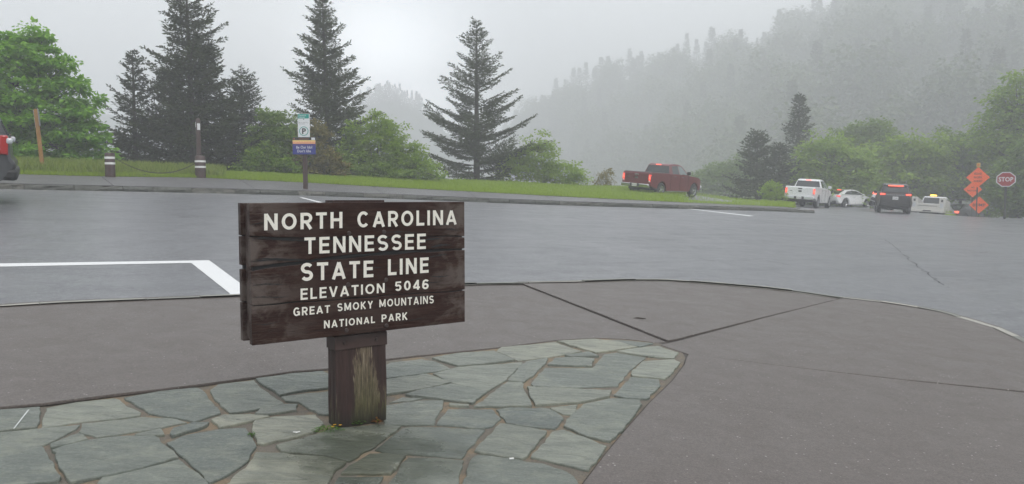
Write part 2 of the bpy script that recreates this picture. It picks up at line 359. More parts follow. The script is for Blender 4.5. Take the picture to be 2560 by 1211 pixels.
# ---- flagstone paving round the sign (stones traced in photo pixels, then laid on the slope)
def z2(*a): return [(u / 2.977, 820 + v / 2.977) for u, v in a]
def z3(*a): return [(760 + u / 2.612, 820 + v / 2.612) for u, v in a]
STONES = [
 z2((-160,630),(0,612),(300,590),(305,625),(275,735),(90,752),(0,765),(-160,790)),
 z2((345,590),(560,548),(850,519),(930,562),(1050,625),(1040,645),(860,668),(600,692),(480,712),(300,742),(330,640)),
 z2((925,519),(1190,468),(1470,443),(1510,460),(1560,530),(1630,610),(1640,630),(1440,695),(1290,660),(1110,632),(1010,570)),
 z2((1565,460),(1620,418),(1890,387),(1960,455),(2060,530),(2110,558),(1950,596),(1710,632),(1680,600),(1590,515)),
 z2((1905,380),(2180,340),(2400,325),(2440,345),(2470,440),(2260,465),(2080,500),(2000,445)),
 z2((2095,512),(2310,485),(2480,470),(2560,560),(2480,640),(2370,635),(2290,590),(2225,550),(2130,542)),
 z2((1895,638),(1935,602),(2110,568),(2215,565),(2205,610),(2000,640)),
 z2((610,705),(860,682),(1060,657),(1280,668),(1390,700),(1200,735),(940,775),(720,808),(590,768)),
 z2((-160,800),(0,772),(180,755),(400,732),(595,714),(560,752),(380,842),(150,916),(0,966),(-160,1010)),
 z2((375,860),(580,785),(620,792),(655,825),(480,868),(382,888)),
 z2((1268,788),(1290,748),(1430,708),(1555,706),(1500,743),(1282,806)),
 z2((1005,790),(1200,748),(1222,795),(1130,799),(1020,800)),
 z2((1572,680),(1660,648),(1860,642),(2005,656),(1860,693),(1632,742)),
 z2((1882,705),(1900,690),(2040,662),(2350,647),(2410,715),(2350,768),(2120,828),(1960,863),(1912,853),(1882,780)),
 z2((382,910),(470,878),(660,834),(900,806),(1140,804),(1240,882),(1328,963),(1100,1028),(780,1103),(532,1148),(482,1090),(432,1000)),
 z2((1242,855),(1400,792),(1640,752),(1828,742),(1858,800),(1906,880),(1868,932),(1828,998),(1700,1083),(1560,1150),(1520,1103),(1450,1040),(1340,948)),
 z2((-160,1020),(0,974),(180,914),(308,884),(358,962),(456,1110),(436,1138),(180,1170),(-160,1230)),
 z2((-160,1245),(180,1185),(440,1156),(520,1165),(660,1175),(600,1330),(-160,1400)),
 z2((720,1168),(762,1112),(1000,1063),(1330,979),(1440,1062),(1555,1160),(1500,1300),(690,1330)),
 [(560,1216),(621,1163),(640,1131),(699,1133),(772,1141),(809,1143),(866,1156),(834,1181),(815,1216),(790,1270),(540,1270)],
 [(690,1113),(740,1100),(786,1088),(820,1076),(856,1070),(944,1062.5),(1003,1066),(928,1121),(874,1151),(810,1137),(706,1129)],
 z3((560,222),(770,198),(860,217),(955,262),(780,293),(520,325),(520,240)),
 z3((838,196),(1000,167),(1240,152),(1310,180),(1376,210),(1180,233),(1010,246),(920,222)),
 z3((1255,150),(1290,122),(1640,92),(1740,127),(1818,150),(1600,188),(1400,210),(1312,170)),
 z3((1650,87),(1900,73),(2050,92),(2176,124),(1905,162),(1785,125)),
 z3((1995,78),(2120,82),(2280,98),(2190,119),(2062,90)),
 z3((1705,180),(1860,157),(1925,184),(1740,187)),
 z3((2042,152),(2180,130),(2310,117),(2446,162),(2418,198),(2300,189),(2200,178)),
 z3((1593,238),(1640,197),(1760,190),(1896,202),(1876,249),(1700,246)),
 z3((1572,257),(1882,257),(1962,167),(2040,157),(2230,190),(2118,285),(2048,376),(1800,386),(1500,376),(1482,360)),
 z3((1412,240),(1452,217),(1586,192),(1596,202),(1518,290),(1440,350),(1332,343)),
 z3((842,296),(1000,253),(1240,236),(1426,221),(1388,265),(1308,343),(1200,410),(1120,398),(950,350)),
 z3((530,340),(800,302),(870,322),(955,357),(780,398),(540,433)),
 z3((664,435),(760,407),(960,365),(1100,393),(1196,416),(1100,492),(920,468),(780,450)),
 z3((1112,513),(1312,367),(1332,352),(1418,357),(1486,508),(1260,513)),
 z3((1458,386),(1600,390),(1800,402),(2005,410),(1996,448),(1780,488),(1512,505),(1484,460)),
 z3((2024,438),(2132,322),(2316,337),(2326,380),(2238,463),(2100,458)),
 z3((2134,298),(2212,218),(2418,207),(2456,226),(2396,300),(2356,332),(2144,313)),
 z3((520,505),(740,473),(910,466),(904,502),(848,626),(520,632)),
 z3((562,483),(642,447),(776,455),(700,469)),
 z3((888,590),(942,527),(1228,527),(1286,590),(1230,638),(1160,650),(866,628)),
 z3((1254,530),(1332,517),(1588,520),(1640,542),(1696,590),(1638,653),(1480,643),(1322,615)),
 z3((1606,517),(1786,497),(1777,530),(1748,563),(1692,558)),
 z3((1822,501),(2010,462),(2196,472),(2206,500),(2088,660),(2000,740),(1850,708),(1694,640),(1714,600)),
 z3((464,790),(642,652),(700,641),(1000,648),(1180,660),(1058,810),(1030,845),(800,827),(540,808)),
 z3((1114,800),(1282,623),(1320,625),(1480,652),(1586,672),(1448,843),(1420,852),(1250,828)),
 z3((1484,840),(1622,678),(1690,663),(1860,722),(1976,770),(1858,927),(1700,888)),
 z3((244,948),(332,882),(430,823),(530,818),(665,832),(566,948),(400,948)),
 z3((556,1005),(682,843),(860,843),(1046,858),(1006,1010),(986,1120),(490,1120)),
 z3((1040,1010),(1094,852),(1132,828),(1300,848),(1560,888),(1720,942),(1786,1000),(1800,1080),(1020,1130)),
 z3((174,1040),(224,968),(518,965),(506,990),(440,1080),(150,1110)),
 z3((948,491),(1078,500),(1073,511),(952,503)),
]
def stone_mesh(poly, seed, name, mat, parent, lift=0.0, thick=.05, jit=.011, step=.04, off=0.0):
    P = [at(x, y, off) for x, y in poly]; rnd = random.Random(seed)
    out = []
    for i in range(len(P)):
        a, b = P[i], P[(i + 1) % len(P)]; n = max(1, int((b - a).length / step))
        for j in range(n):
            q = a.lerp(b, j / n); d = (b - a).normalized(); nn = Vector((-d.y, d.x, 0))
            out.append(q + nn * (jit * mnoise.noise(Vector((q.x * 14, q.y * 14, seed * .7))) * (1.6 if j else .4)))
    cx = sum((q for q in out), Vector()) / len(out); n = len(out); tx, ty = rnd.uniform(-.004, .004), rnd.uniform(-.004, .004); lf = lift + (rnd.uniform(-.006, .006) if seed < 200 else rnd.uniform(-.002, .002))
    V = []; 
    for ring, (ins, dz) in enumerate(((-.002, -thick), (-.002, -.005), (.0015, .0))):
        for q in out:
            c = cx - q; c.z = 0; L = max(c.length, 1e-4); w = q + c * min(ins / L, .3)
            V.append(Vector((w.x, w.y, w.z + lf + dz + (q.x - cx.x) * tx + (q.y - cx.y) * ty)) - cx)
    F = []
    for r in range(2):
        for i in range(n): F.append((r * n + i, r * n + (i + 1) % n, (r + 1) * n + (i + 1) % n, (r + 1) * n + i))
    F.append(tuple(2 * n + i for i in range(n)))
    # orientation: make top face up
    e1 = V[2 * n + 1] - V[2 * n]; area = sum(V[2 * n + i].x * V[2 * n + (i + 1) % n].y - V[2 * n + (i + 1) % n].x * V[2 * n + i].y for i in range(n))
    if area < 0: F = [tuple(reversed(f)) for f in F]
    o = pymesh(name, V, F, mat, parent); o.location = cx
    return o
FLAG_EDGE_TOP = z2((-160,635),(0,606),(350,574),(820,511),(1470,433),(1890,374),(2180,330),(2430,310)) + z3((548,206),(760,182),(1240,132),(1640,80),(1900,64),(2100,70),(2300,92))
FLAG_EDGE_RIGHT = z3((2300,92),(2470,160),(2490,195),(2478,240),(2400,345),(2240,500),(2010,765),(1870,945),(1790,1050),(1640,1240))
bed_px = FLAG_EDGE_TOP + FLAG_EDGE_RIGHT[1:] + [(700, 1290), (-60, 1290)]
bedP = [at(x, y, -.014) for x, y in bed_px]
bed = pymesh('flagstone_paving', bedP, [tuple(range(len(bedP)))], M['mortar']); tag(bed, kind='structure')
bm = bmesh.new(); bm.from_mesh(bed.data); bmesh.ops.triangulate(bm, faces=bm.faces[:]); bm.normal_update()
for f in bm.faces:
    if f.normal.z < 0: f.normal_flip()
bm.to_mesh(bed.data); bm.free()
for i, poly in enumerate(STONES):
    stone_mesh(poly, i + 1, 'flagstone', M['flagstone_mat'], bed)

# ---- near pavement: four big slabs between the flagstones and the road
ROAD_EDGE = [(-160, 775), (0, 763), (150, 754), (300, 748), (420, 743), (595, 736), (800, 722), (1000, 711), (1165, 706), (1292, 705)]
ROAD_EDGE_B = [(1294.5, 705), (1420, 702), (1560, 697), (1650, 697), (1750, 703), (1900, 715), (2000, 726), (2111, 741.8)]
ROAD_EDGE_C = [(2119, 743.4), (2200, 752), (2270, 762), (2360, 778), (2440, 800), (2500, 818), (2560, 845), (2640, 884), (2760, 955)]
pav = pymesh('pavement', [at(x, y, -.018) for x, y in ((-400, 1150), (-160, 800), (300, 765), (1290, 722), (1650, 712), (2112, 756), (2500, 836), (2760, 985), (2760, 1290), (1500, 1290), (500, 1290), (-400, 1290))], [tuple(range(12))], M['dirt']); tag(pav, kind='structure')
bm = bmesh.new(); bm.from_mesh(pav.data); bmesh.ops.triangulate(bm, faces=bm.faces[:])
for f in bm.faces:
    if f.normal.z < 0: f.normal_flip()
bm.to_mesh(pav.data); bm.free()
J1a, J1b = (1292, 706), (1668, 852)
TOPFLAG = z3((2300,90),(2100,67),(1900,60),(1640,76),(1240,128),(760,178),(548,202)) + z2((2430,306),(2180,326),(1890,370),(1470,429),(820,507),(350,570),(0,602),(-160,631))
slabs = [
 ROAD_EDGE + [(1667, 853)] + TOPFLAG,
 ROAD_EDGE_B + [(1900, 793.9), (1694, 847.6), (1670, 852.2), (1490, 781)],
 ROAD_EDGE_C + [(2760, 1002), (2560, 977), (2250, 946), (1950, 912), (1722, 884), (1652, 861), (1692, 852.3), (1903, 797)],
 [(1722, 887.8), (1950, 916), (2250, 950), (2560, 981), (2760, 1006), (2760, 1290), (1400, 1290)] + [(x + 3, y + 1) for x, y in z3((1640,1240),(1790,1050),(1870,945),(2010,765),(2240,500),(2400,345),(2478,240),(2492,195))],
]
for i, poly in enumerate(slabs):
    stone_mesh(poly, 200 + i, 'slab', M['pavement'], pav, thick=.017, jit=.004, step=.12)
# light stone edging with a drop to the road
def resample(P, step):
    out = [P[0]]; acc = 0
    for a, b in zip(P, P[1:]):
        L = (b - a).length; t = step - acc
        while t < L: out.append(a.lerp(b, t / L)); t += step
        acc = (acc + L) % step if L else acc
        acc = L - (t - step)
    out.append(P[-1]); return out
def kerb_run(name, px, off_top, height, width, back_side, mat, joint, parent_mat, lens, rough, seed, face_split=5):
    """row of separate stones along a line; the line is the outer top edge"""
    rnd = random.Random(seed); P = [at(x, y, off_top) for x, y in px]
    L = [0]; 
    for a, b in zip(P, P[1:]): L.append(L[-1] + (b - a).length)
    def pt(s):
        s = min(max(s, 0), L[-1])
        for i in range(len(P) - 1):
            if s <= L[i + 1] + 1e-9: return P[i].lerp(P[i + 1], (s - L[i]) / max(L[i + 1] - L[i], 1e-6))
        return P[-1].copy()
    bedV = []; n = max(8, int(L[-1] / .8)); 
    def side(s):
        d = (pt(s + .3) - pt(s - .3)); d.z = 0; d.normalize(); return Vector((-d.y, d.x, 0)) * back_side
    for i in range(n + 1):
        s = L[-1] * i / n; q = pt(s); b = side(s)
        bedV += [q + b * .03 - Vector((0, 0, height + .05)), q + b * .03 - Vector((0, 0, .02)), q + b * (width + .02) - Vector((0, 0, .02))]
    base = pymesh(name, bedV, [f for i in range(n) for f in ((3 * i, 3 * i + 3, 3 * i + 4, 3 * i + 1), (3 * i + 1, 3 * i + 4, 3 * i + 5, 3 * i + 2))], M[parent_mat])
    tag(base, kind='structure')
    s = 0.0; c = 0
    while s < L[-1] - .1:
        ln = min(rnd.uniform(*lens), L[-1] - s); m = face_split; V = []; dj = Vector((0, 0, rnd.uniform(-.008, .008))) ; push = rnd.uniform(-.012, .012)
        o0 = pt(s + ln / 2)
        for i in range(m + 1):
            u = s + joint / 2 + (ln - joint) * i / m; q = pt(u) + dj; b = side(u)
            ends = .012 if i in (0, m) else 0
            def rn(k): return rough * mnoise.noise(Vector((q.x * 3.1, q.y * 3.1, k * 3.3 + seed)))
            prof = [q + b * (push + ends + rn(1)) + Vector((0, 0, -height - .03)), q + b * (push + ends - .012 + rn(2)) + Vector((0, 0, -height * .5)), q + b * (push + ends + .004 + rn(3)) + Vector((0, 0, -.02)),
                    q + b * (.022 + ends * .5) + Vector((0, 0, rn(4) * .25)), q + b * width + Vector((0, 0, 0))]
            V += [w - o0 for w in prof]
        k = 5; F = []
        for i in range(m):
            for r in range(k - 1): F.append((i * k + r, (i + 1) * k + r, (i + 1) * k + r + 1, i * k + r + 1))
        F += [tuple(range(k)), tuple(m * k + r for r in range(k - 1, -1, -1))]
        if back_side < 0: F = [tuple(reversed(f)) for f in F]
        o = pymesh('kerb_stone', V, F, M[mat], base); o.location = o0; s += ln; c += 1
    return base
kerb_run('near_kerb', [(-160, 775), (0, 763), (150, 754), (300, 748), (420, 743), (595, 736), (800, 722), (1000, 711), (1165, 706), (1420, 702), (1560, 697), (1650, 697), (1750, 703), (1900, 715), (2000, 726), (2118, 743), (2200, 752), (2270, 762), (2360, 778), (2440, 800), (2500, 818), (2560, 845), (2640, 884), (2760, 955)],
         .012, .11, .11, -1, 'kerb_edge_mat', .008, 'kerb_edge_mat', (.5, .95), .02, 5)

# ---- far pavement and its rough stone kerb
KTOP = [(-420, 447), (-150, 454), (0, 458.5), (128, 462), (297, 465.5), (437, 469), (565, 472.5), (620, 474), (763, 478), (1000, 487), (1240, 497.5), (1440, 505), (1700, 513.5), (1960, 522), (2037, 526)]
SWB = [(-420, 424), (-150, 430), (47, 435.5), (178, 439), (288, 441.5), (420, 443), (517, 444.7), (600, 449), (763, 456.6), (1000, 470), (1240, 482.5), (1440, 493.5), (1700, 506), (1960, 517.5), (2000, 521)]
FARH = .05
kerb_run('far_kerb', KTOP, FARH, .16, .28, 1, 'kerb_stone_mat', .02, 'dirt', (.7, 1.5), .05, 9, 6)
def poly_at(P, n):
    L = [0]
    for a, b in zip(P, P[1:]): L.append(L[-1] + math.dist(a, b))
    out = []
    for i in range(n):
        s = L[-1] * i / (n - 1)
        for j in range(len(P) - 1):
            if s <= L[j + 1] + 1e-9:
                f = (s - L[j]) / max(L[j + 1] - L[j], 1e-9); out.append(tuple(P[j][q] + (P[j + 1][q] - P[j][q]) * f for q in range(2))); break
    return out
kt = [(x, y - 1.2) for x, y in KTOP]
def y_on(P, x):
    for a, b in zip(P, P[1:]):
        if a[0] <= x <= b[0]: return a[1] + (b[1] - a[1]) * (x - a[0]) / (b[0] - a[0])
    return P[-1][1]
fp = empty('far_pavement'); tag(fp, kind='structure')
joints = [-420, -60, 283, 640, 960, 1190, 1380, 1530, 1660, 1760, 1850, 1925, 1995]; back = [-420, -130, 252, 598, 930, 1168, 1362, 1516, 1650, 1752, 1845, 1922, 1993]
for a, b, c, d in zip(joints, joints[1:], back, back[1:]):
    n = 7; f_ = [at(a + (b - a) * i / (n - 1), y_on(kt, a + (b - a) * i / (n - 1)), FARH - .004) for i in range(n)]
    g_ = [at(c + (d - c) * i / (n - 1), y_on(SWB, c + (d - c) * i / (n - 1)), FARH - .004) for i in range(n)]
    for arr in (f_, g_):
        e = (arr[-1] - arr[0]).normalized() * .012; arr[0] += e; arr[-1] -= e
    V = f_ + g_ + [v - Vector((0, 0, .12)) for v in f_ + g_]
    F = [(i, i + 1, n + i + 1, n + i) for i in range(n - 1)] + [(2 * n + i, 2 * n + i + 1, i + 1, i) for i in range(n - 1)] + [(n + i, n + i + 1, 3 * n + i + 1, 3 * n + i) for i in range(n - 1)] + [(0, n, 3 * n, 2 * n), (n - 1, 3 * n - 1, 4 * n - 1, 2 * n - 1)]
    pymesh('slab', V, F, M['pavement_grey'], fp)
# bed under the joints
n = 30; f_ = [at(x, y_on(kt, x), FARH - .05) for x in lin(-420, 2000, n)]; g_ = [at(x, y_on(SWB, x), FARH - .05) for x in lin(-420, 2000, n)]
pymesh('pavement_bed', f_ + g_, [(i, i + 1, n + i + 1, n + i) for i in range(n - 1)], M['dirt'], fp)

# ---- painted lines
def marking(px, label=None):
    P = [at(x, y, -.096) for x, y in px]
    o = pymesh('painted_line', P, [tuple(range(len(P)))], M['road_paint']); tag(o, kind='structure'); return o
mk = marking([(-420, 665.5), (0, 659), (523, 651), (634, 733), (640, 745), (578, 745), (573.5, 733), (478, 657.7), (0, 667), (-420, 674)])
bm = bmesh.new(); bm.from_mesh(mk.data); bmesh.ops.triangulate(bm, faces=bm.faces[:])
for f in bm.faces:
    if f.normal.z < 0: f.normal_flip()
bm.to_mesh(mk.data); bm.free()
marking([(748, 494), (757, 494), (830, 512), (815, 512)][::-1])
marking([(1718, 522.5), (1728, 522.5), (1886, 540.3), (1874, 541)][::-1])
marking([(1010, 505.5), (1019, 505.5), (1120, 528), (1104, 528)][::-1])
# ---- cracks in the asphalt on the right
def crack(pts, w):
    P = [at(x, y, -.0965) for x, y in pts]; rnd = random.Random(len(pts)); Q = []
    for a, b in zip(P, P[1:]):
        for i in range(6):
            q = a.lerp(b, i / 6); d = (b - a).normalized(); q += Vector((-d.y, d.x, 0)) * rnd.uniform(-.06, .06); Q.append(q)
    V = []
    for i, q in enumerate(Q):
        d = (Q[min(i + 1, len(Q) - 1)] - Q[max(i - 1, 0)]).normalized(); nn = Vector((-d.y, d.x, 0)) * (w * rnd.uniform(.15, 1)); V += [q + nn, q - nn]
    pymesh('asphalt_crack', V, [(2 * i + 1, 2 * i + 3, 2 * i + 2, 2 * i) for i in range(len(Q) - 1)], M['crack_black'], bpy.data.objects['road'])
crack([(2215, 600), (2240, 618), (2265, 640), (2290, 665), (2330, 690), (2345, 705), (2385, 722)], .016)
crack([(1180, 575), (1330, 583), (1500, 588), (1680, 600), (1850, 606)], .010); crack([(60, 545), (180, 551), (330, 553), (470, 560)], .010); crack([(1720, 640), (1800, 655), (1905, 648), (1990, 668)], .010)
crack([(2150, 570), (2165, 571), (2185, 570)], .016); crack([(2370, 575), (2420, 580), (2470, 577)], .012); crack([(2395, 628), (2450, 632), (2480, 628)], .014)

# ---- lawn behind the far pavement
CREST = [(-420, 395), (-150, 412), (40, 420), (200, 424), (350, 428), (480, 432), (560, 436), (620, 438), (760, 443.5), (1033, 452), (1240, 457), (1440, 467), (1560, 469.5), (1640, 473), (1755, 482), (1900, 495.5), (1980, 511)]
LZ = .07
def lawn_z(x, y): return G(x, y) + LZ
n = 80; m = 9; xs = lin(-420, 1985, n); V = []
for j in range(m):
    for x in xs:
        a = at(x, y_on(SWB, x) + .3, FARH); b = at(x, y_on(CREST, x), LZ); q = a.lerp(b, j / (m - 1)); q.z = G(q.x, q.y) + FARH + .012 + .10 * math.sin(math.pi * .5 * j / (m - 1)) ; V.append(q)
for x in xs:                                    # back bank going down
    b = at(x, y_on(CREST, x), LZ); d = Vector((b.x, b.y, 0)).normalized(); q = b + d * 1.6; q.z = terrain(q.x, q.y) - .4; V.append(q)
F = [(j * n + i, j * n + i + 1, (j + 1) * n + i + 1, (j + 1) * n + i) for j in range(m) for i in range(n - 1)]
tag(pymesh('lawn', V, F, M['turf'], smooth=True), kind='structure')
# grassy verge at the right, past the road edge
VE = [(2362, 537.5), (2400, 538.5), (2480, 541), (2560, 544), (2700, 552), (2900, 566)]
def vpt(x, j):
    a = at(x, y_on(VE, x), -.1); d = Vector((a.x, a.y, 0)).normalized(); q = a + d * (0, .15, .6, 2.0, 4.0, 7.5, 12)[j]; 
    q.z = G(a.x, a.y) + (-.16, -.0, .06, .14, .0, -.9, -2.2)[j] - (1 - sstep(2362, 2415, x)) * (0, .05, .15, .45, .7, .7, .7)[j]; return q
xs = lin(2362, 2900, 30); V = [vpt(x, j) for j in range(7) for x in xs]
F = [(j * 30 + i, j * 30 + i + 1, (j + 1) * 30 + i + 1, (j + 1) * 30 + i) for j in range(6) for i in range(29)]
tag(pymesh('grass_verge', V, F, M['turf'], smooth=True), kind='structure')

def blades(name, pts, hmin, hmax, wid, mat, lean=.35, seg=1):
    """pts (n,3): one pointed blade at each"""
    n = len(pts); h = RNG.uniform(hmin, hmax, n); a = RNG.uniform(0, 2 * np.pi, n); w = wid * RNG.uniform(.6, 1.3, n); l = RNG.uniform(0, lean, n) * h; la = RNG.uniform(0, 2 * np.pi, n)
    dx, dy = np.cos(a) * w, np.sin(a) * w; b = np.array(pts)
    lx, ly = np.cos(la) * l, np.sin(la) * l
    V = np.empty((n, 4, 3)); V[:, 0] = b; V[:, 1] = b; V[:, 2] = b; V[:, 3] = b
    V[:, 0, 0] -= dx; V[:, 0, 1] -= dy; V[:, 1, 0] += dx; V[:, 1, 1] += dy
    V[:, 2, 0] += lx * .35 + dx * .7; V[:, 2, 1] += ly * .35 + dy * .7; V[:, 2, 2] += h * .6
    V[:, 3, 0] += lx; V[:, 3, 1] += ly; V[:, 3, 2] += h
    V[:, 0, 2] -= .02; V[:, 1, 2] -= .02
    F = np.arange(n * 4).reshape(n, 4)
    return link(name, np_mesh(name, V.reshape(-1, 3), F, mat))
pts = []
while len(pts) < 90000:
    x = random.uniform(-60, 1985); f = random.random() ** 1.25
    y0 = y_on(SWB, x) + .2; y1 = y_on(CREST, x)
    if y0 - y1 < .5: continue
    pts.append((x, y0, y1, f))
# cheap: interpolate on a table of columns
cols = {}
P3 = []
for x, y0, y1, f in pts:
    kx = round(x / 5) * 5
    if kx not in cols: cols[kx] = (at(kx, y_on(SWB, kx) + .2, FARH), at(kx, y_on(CREST, kx), LZ))
    a, b = cols[kx]; q = a.lerp(b, f); jx, jy = random.uniform(-.09, .09), random.uniform(-.09, .09)
    P3.append((q.x + jx, q.y + jy, G(q.x + jx, q.y + jy) + FARH + .012 + .10 * math.sin(math.pi * .5 * f)))
tag(blades('lawn_grass', P3, .05, .12, .010, M['blade']), 'short mown bright green grass on the lawn behind the kerb', 'grass', kind='stuff')
P3 = []
for _ in range(15000):
    x = random.uniform(-60, 560); f = random.random() ** .8; kx = round(x / 5) * 5; a, b = cols.get(kx) or (at(kx, y_on(SWB, kx) + .2, FARH), at(kx, y_on(CREST, kx), LZ)); cols[kx] = (a, b)
    if 290 < x < 500 and f < .1: continue
    q = a.lerp(b, .06 + .94 * f); jx, jy = random.uniform(-.1, .1), random.uniform(-.1, .1); P3.append((q.x + jx, q.y + jy, G(q.x + jx, q.y + jy) + FARH + .012 + .1 * math.sin(math.pi * .5 * f)))
tag(blades('tall_grass', P3, .10, .40, .010, M['tall_blade'], .5), 'uncut tall grass with seed heads under the trees behind the bollards', 'grass', kind='stuff')
P3 = []
for _ in range(7000):
    x = random.uniform(2364, 2750); a = at(x, y_on(VE, x), -.1); d = Vector((a.x, a.y, 0)).normalized(); r = random.uniform(.2, 3.8); q = a + d * r
    if x < 2405 and r > .8: continue
    P3.append((q.x, q.y, G(a.x, a.y) + (.02 + .1 * min(r, 2) / 2 if r < 2 else .12 - .07 * (r - 2))))
tag(blades('verge_grass', P3, .06, .18, .014, M['tall_blade']), 'rough grass on the verge by the stop sign', 'grass', kind='stuff')
# pale grit swept against the far kerb, petals and grit on the pavement
def grit(name, px_list, size, mat, label, off):
    V, F = [], []
    for x, y in px_list:
        q = at(x, y, off); r = size * random.uniform(.5, 1.5); a = random.uniform(0, 6.28); b = len(V)
        for i in range(4): V.append(q + Vector((math.cos(a + i * 1.57) * r * (1 if i % 2 else .5), math.sin(a + i * 1.57) * r * (1 if i % 2 else .5), 0)))
        V.append(q + Vector((0, 0, r * .35))); F += [(b + i, b + (i + 1) % 4, b + 4) for i in range(4)]
    o = pymesh(name, V, F, mat); tag(o, label, 'debris', kind='stuff')
plain('pale_grit', (.38, .37, .34), .8)
grit('kerb_grit', [(x, y_on(KTOP, x) + 15 - .0025 * x + random.expovariate(.5)) for x in [random.uniform(0, 1700) for _ in range(900)]], .022, M['pale_grit'], 'pale grit and twigs swept against the far stone kerb', -.098)
pl = []
while len(pl) < 230:
    x = random.uniform(-20, 2560); y = random.uniform(715, 1200)
    top = 770 if x < 600 else (720 if x < 1700 else 735 + (x - 1700) * .12)
    lowb = y_on(FLAG_EDGE_TOP, x) if x < 1640 else 1210 - max(0, (1720 - x)) * 4
    if y > top and (y < lowb or x > 1750): pl.append((x, y))
grit('fallen_petals', pl, .006, plain('petal_pale', (.45, .42, .40), .7), 'tiny pale fallen petals scattered on the brown pavement', .003)
# ------------------------------------------------------------------ lettering helper
_tc = {}
def text_geo(s, bold=.0, spacing=1.0, extr=0.0):
    """triangulated glyphs of the built-in font, scaled to a 1 x 1 box (caps)"""
    key = (s, bold, spacing)
    if key in _tc: return _tc[key]
    cu = bpy.data.curves.new('t', 'FONT'); cu.body = s; cu.size = 1; cu.offset = bold; cu.space_character = spacing; cu.resolution_u = 3; cu.fill_mode = 'FRONT'
    o = bpy.data.objects.new('t', cu); COL.objects.link(o); dg = bpy.context.evaluated_depsgraph_get(); me = o.evaluated_get(dg).to_mesh()
    V = [(v.co.x, v.co.y) for v in me.vertices]; F = [tuple(p.vertices) for p in me.polygons]
    o.evaluated_get(dg).to_mesh_clear(); bpy.data.objects.remove(o); bpy.data.curves.remove(cu)
    x0, x1 = min(v[0] for v in V), max(v[0] for v in V); y0, y1 = min(v[1] for v in V), max(v[1] for v in V)
    V = [((x - x0) / (x1 - x0), (y - y0) / (y1 - y0)) for x, y in V]; asp = (x1 - x0) / (y1 - y0)
    _tc[key] = (V, F, asp); return _tc[key]
def put_text(s, name, mat, parent, origin, ux, uy, w, h, bold=.02, spacing=1.05):
    """text filling a w x h box from origin along ux, uy"""
    V, F, asp = text_geo(s, bold, spacing); O = Vector(origin); a = Vector(ux) * w; b = Vector(uy) * h
    nrm = a.cross(b)
    return pymesh(name, [O + a * x + b * y for x, y in V], F, mat, parent)

# ------------------------------------------------------------------ materials for the furniture
k = N('sign_paint'); p = k.obj(); g1 = k.noise(k.scale(p, (1.2, 4, 16)), 3.2, 6, .65, .5); g2 = k.noise(k.scale(p, (3, 10, 60)), 4, 5, .7, .6); blot = k.noise(k.scale(p, (1, 1, 1.6)), 5, 5, .6, .4)
c = k.ramp(g1, [(.3, (.020, .0082, .0058)), (.55, (.037, .0165, .0120)), (.75, (.062, .034, .026))])
sx = k.sep(p); edge = k.ramp(k.math('ABSOLUTE', sx[0]), [(.36, .0), (.66, 1.0)])
worn = k.math('MULTIPLY', k.ramp(blot, [(.46, 0.0), (.58, 1.0)]), k.math('ADD', k.math('MULTIPLY', edge, .75), .16))
c = k.mix(worn, c, (.125, .100, .088))
c = k.mix(k.math('MULTIPLY', k.ramp(g2, [(.54, 0.0), (.66, .55)]), edge), c, (.13, .11, .095))
ck = k.ramp(g2, [(.30, 1.0), (.36, 0.0)]); c = k.mix(k.math('MULTIPLY', ck, .9), c, (.006, .004, .004))
k.set('Base Color', c).set('Roughness', k.ramp(blot, [(.35, .38), (.65, .62)])); k.set('Specular IOR Level', .12)
b1 = k.bump(g1, .4, .006); k.bump(g2, .7, .006, b1)
k = N('sign_letter'); p = k.obj(); f = k.noise(p, 60, 4, .7); c = k.ramp(f, [(.26, (.58, .53, .43)), (.38, (.82, .79, .70)), (.7, (.86, .84, .77))]); k.set('Base Color', c).set('Roughness', .55); k.bump(f, .25, .003)
k = N('post_wood'); p = k.obj(); gr = k.noise(k.scale(p, (26, 26, 1.6)), 2.2, 5, .65, .6); fi = k.noise(k.scale(p, (60, 60, 3)), 3, 5, .75, .3); bl = k.noise(k.scale(p, (7, 7, 1.5)), 1.7, 5, .65, .4)
s = k.sep(p)
paint = k.ramp(gr, [(.3, (.022, .0105, .0085)), (.7, (.058, .028, .023))])
bare = k.ramp(fi, [(.32, (.035, .024, .015)), (.50, (.16, .12, .078)), (.72, (.44, .37, .29))])
green = k.ramp(fi, [(.32, (.016, .014, .006)), (.5, (.060, .058, .018)), (.74, (.125, .120, .038))])
low = k.ramp(s[2], [(.02, 1.0), (.38, .0)]); bare = k.mix(k.ramp(k.math('ADD', s[2], k.math('MULTIPLY', k.math('SUBTRACT', bl, .5), .5)), [(.10, .9), (.40, .0)]), bare, green)
mid = k.math('SUBTRACT', 1.0, k.math('MULTIPLY', k.math('ABSOLUTE', k.math('ADD', s[0], .005)), 8.5), True)
msk = k.math('ADD', k.math('ADD', k.math('MULTIPLY', mid, .52), k.math('MULTIPLY', low, .22)), k.math('SUBTRACT', bl, .30))
msk = k.math('ADD', msk, k.math('MULTIPLY', k.math('SUBTRACT', gr, .5), .55)); msk = k.ramp(msk, [(.43, 0.0), (.50, 1.0)]); msk = k.math('MULTIPLY', msk, k.ramp(s[2], [(.53, 1.0), (.56, 0.0)]))
c = k.mix(msk, paint, bare); c = k.mix(k.ramp(s[2], [(.0, .85), (.10, .0)]), c, (.012, .010, .007)); k.set('Base Color', c).set('Roughness', .62)
b1 = k.bump(gr, .5, .012); b2 = k.bump(fi, .6, .008, b1); k.bump(msk, .4, -.004, b2)
k = N('brown_paint'); p = k.obj(); f = k.noise(p, 9, 4, .6); k.set('Base Color', k.ramp(f, [(.3, (.042, .022, .018)), (.7, (.066, .038, .032))])).set('Roughness', .5)
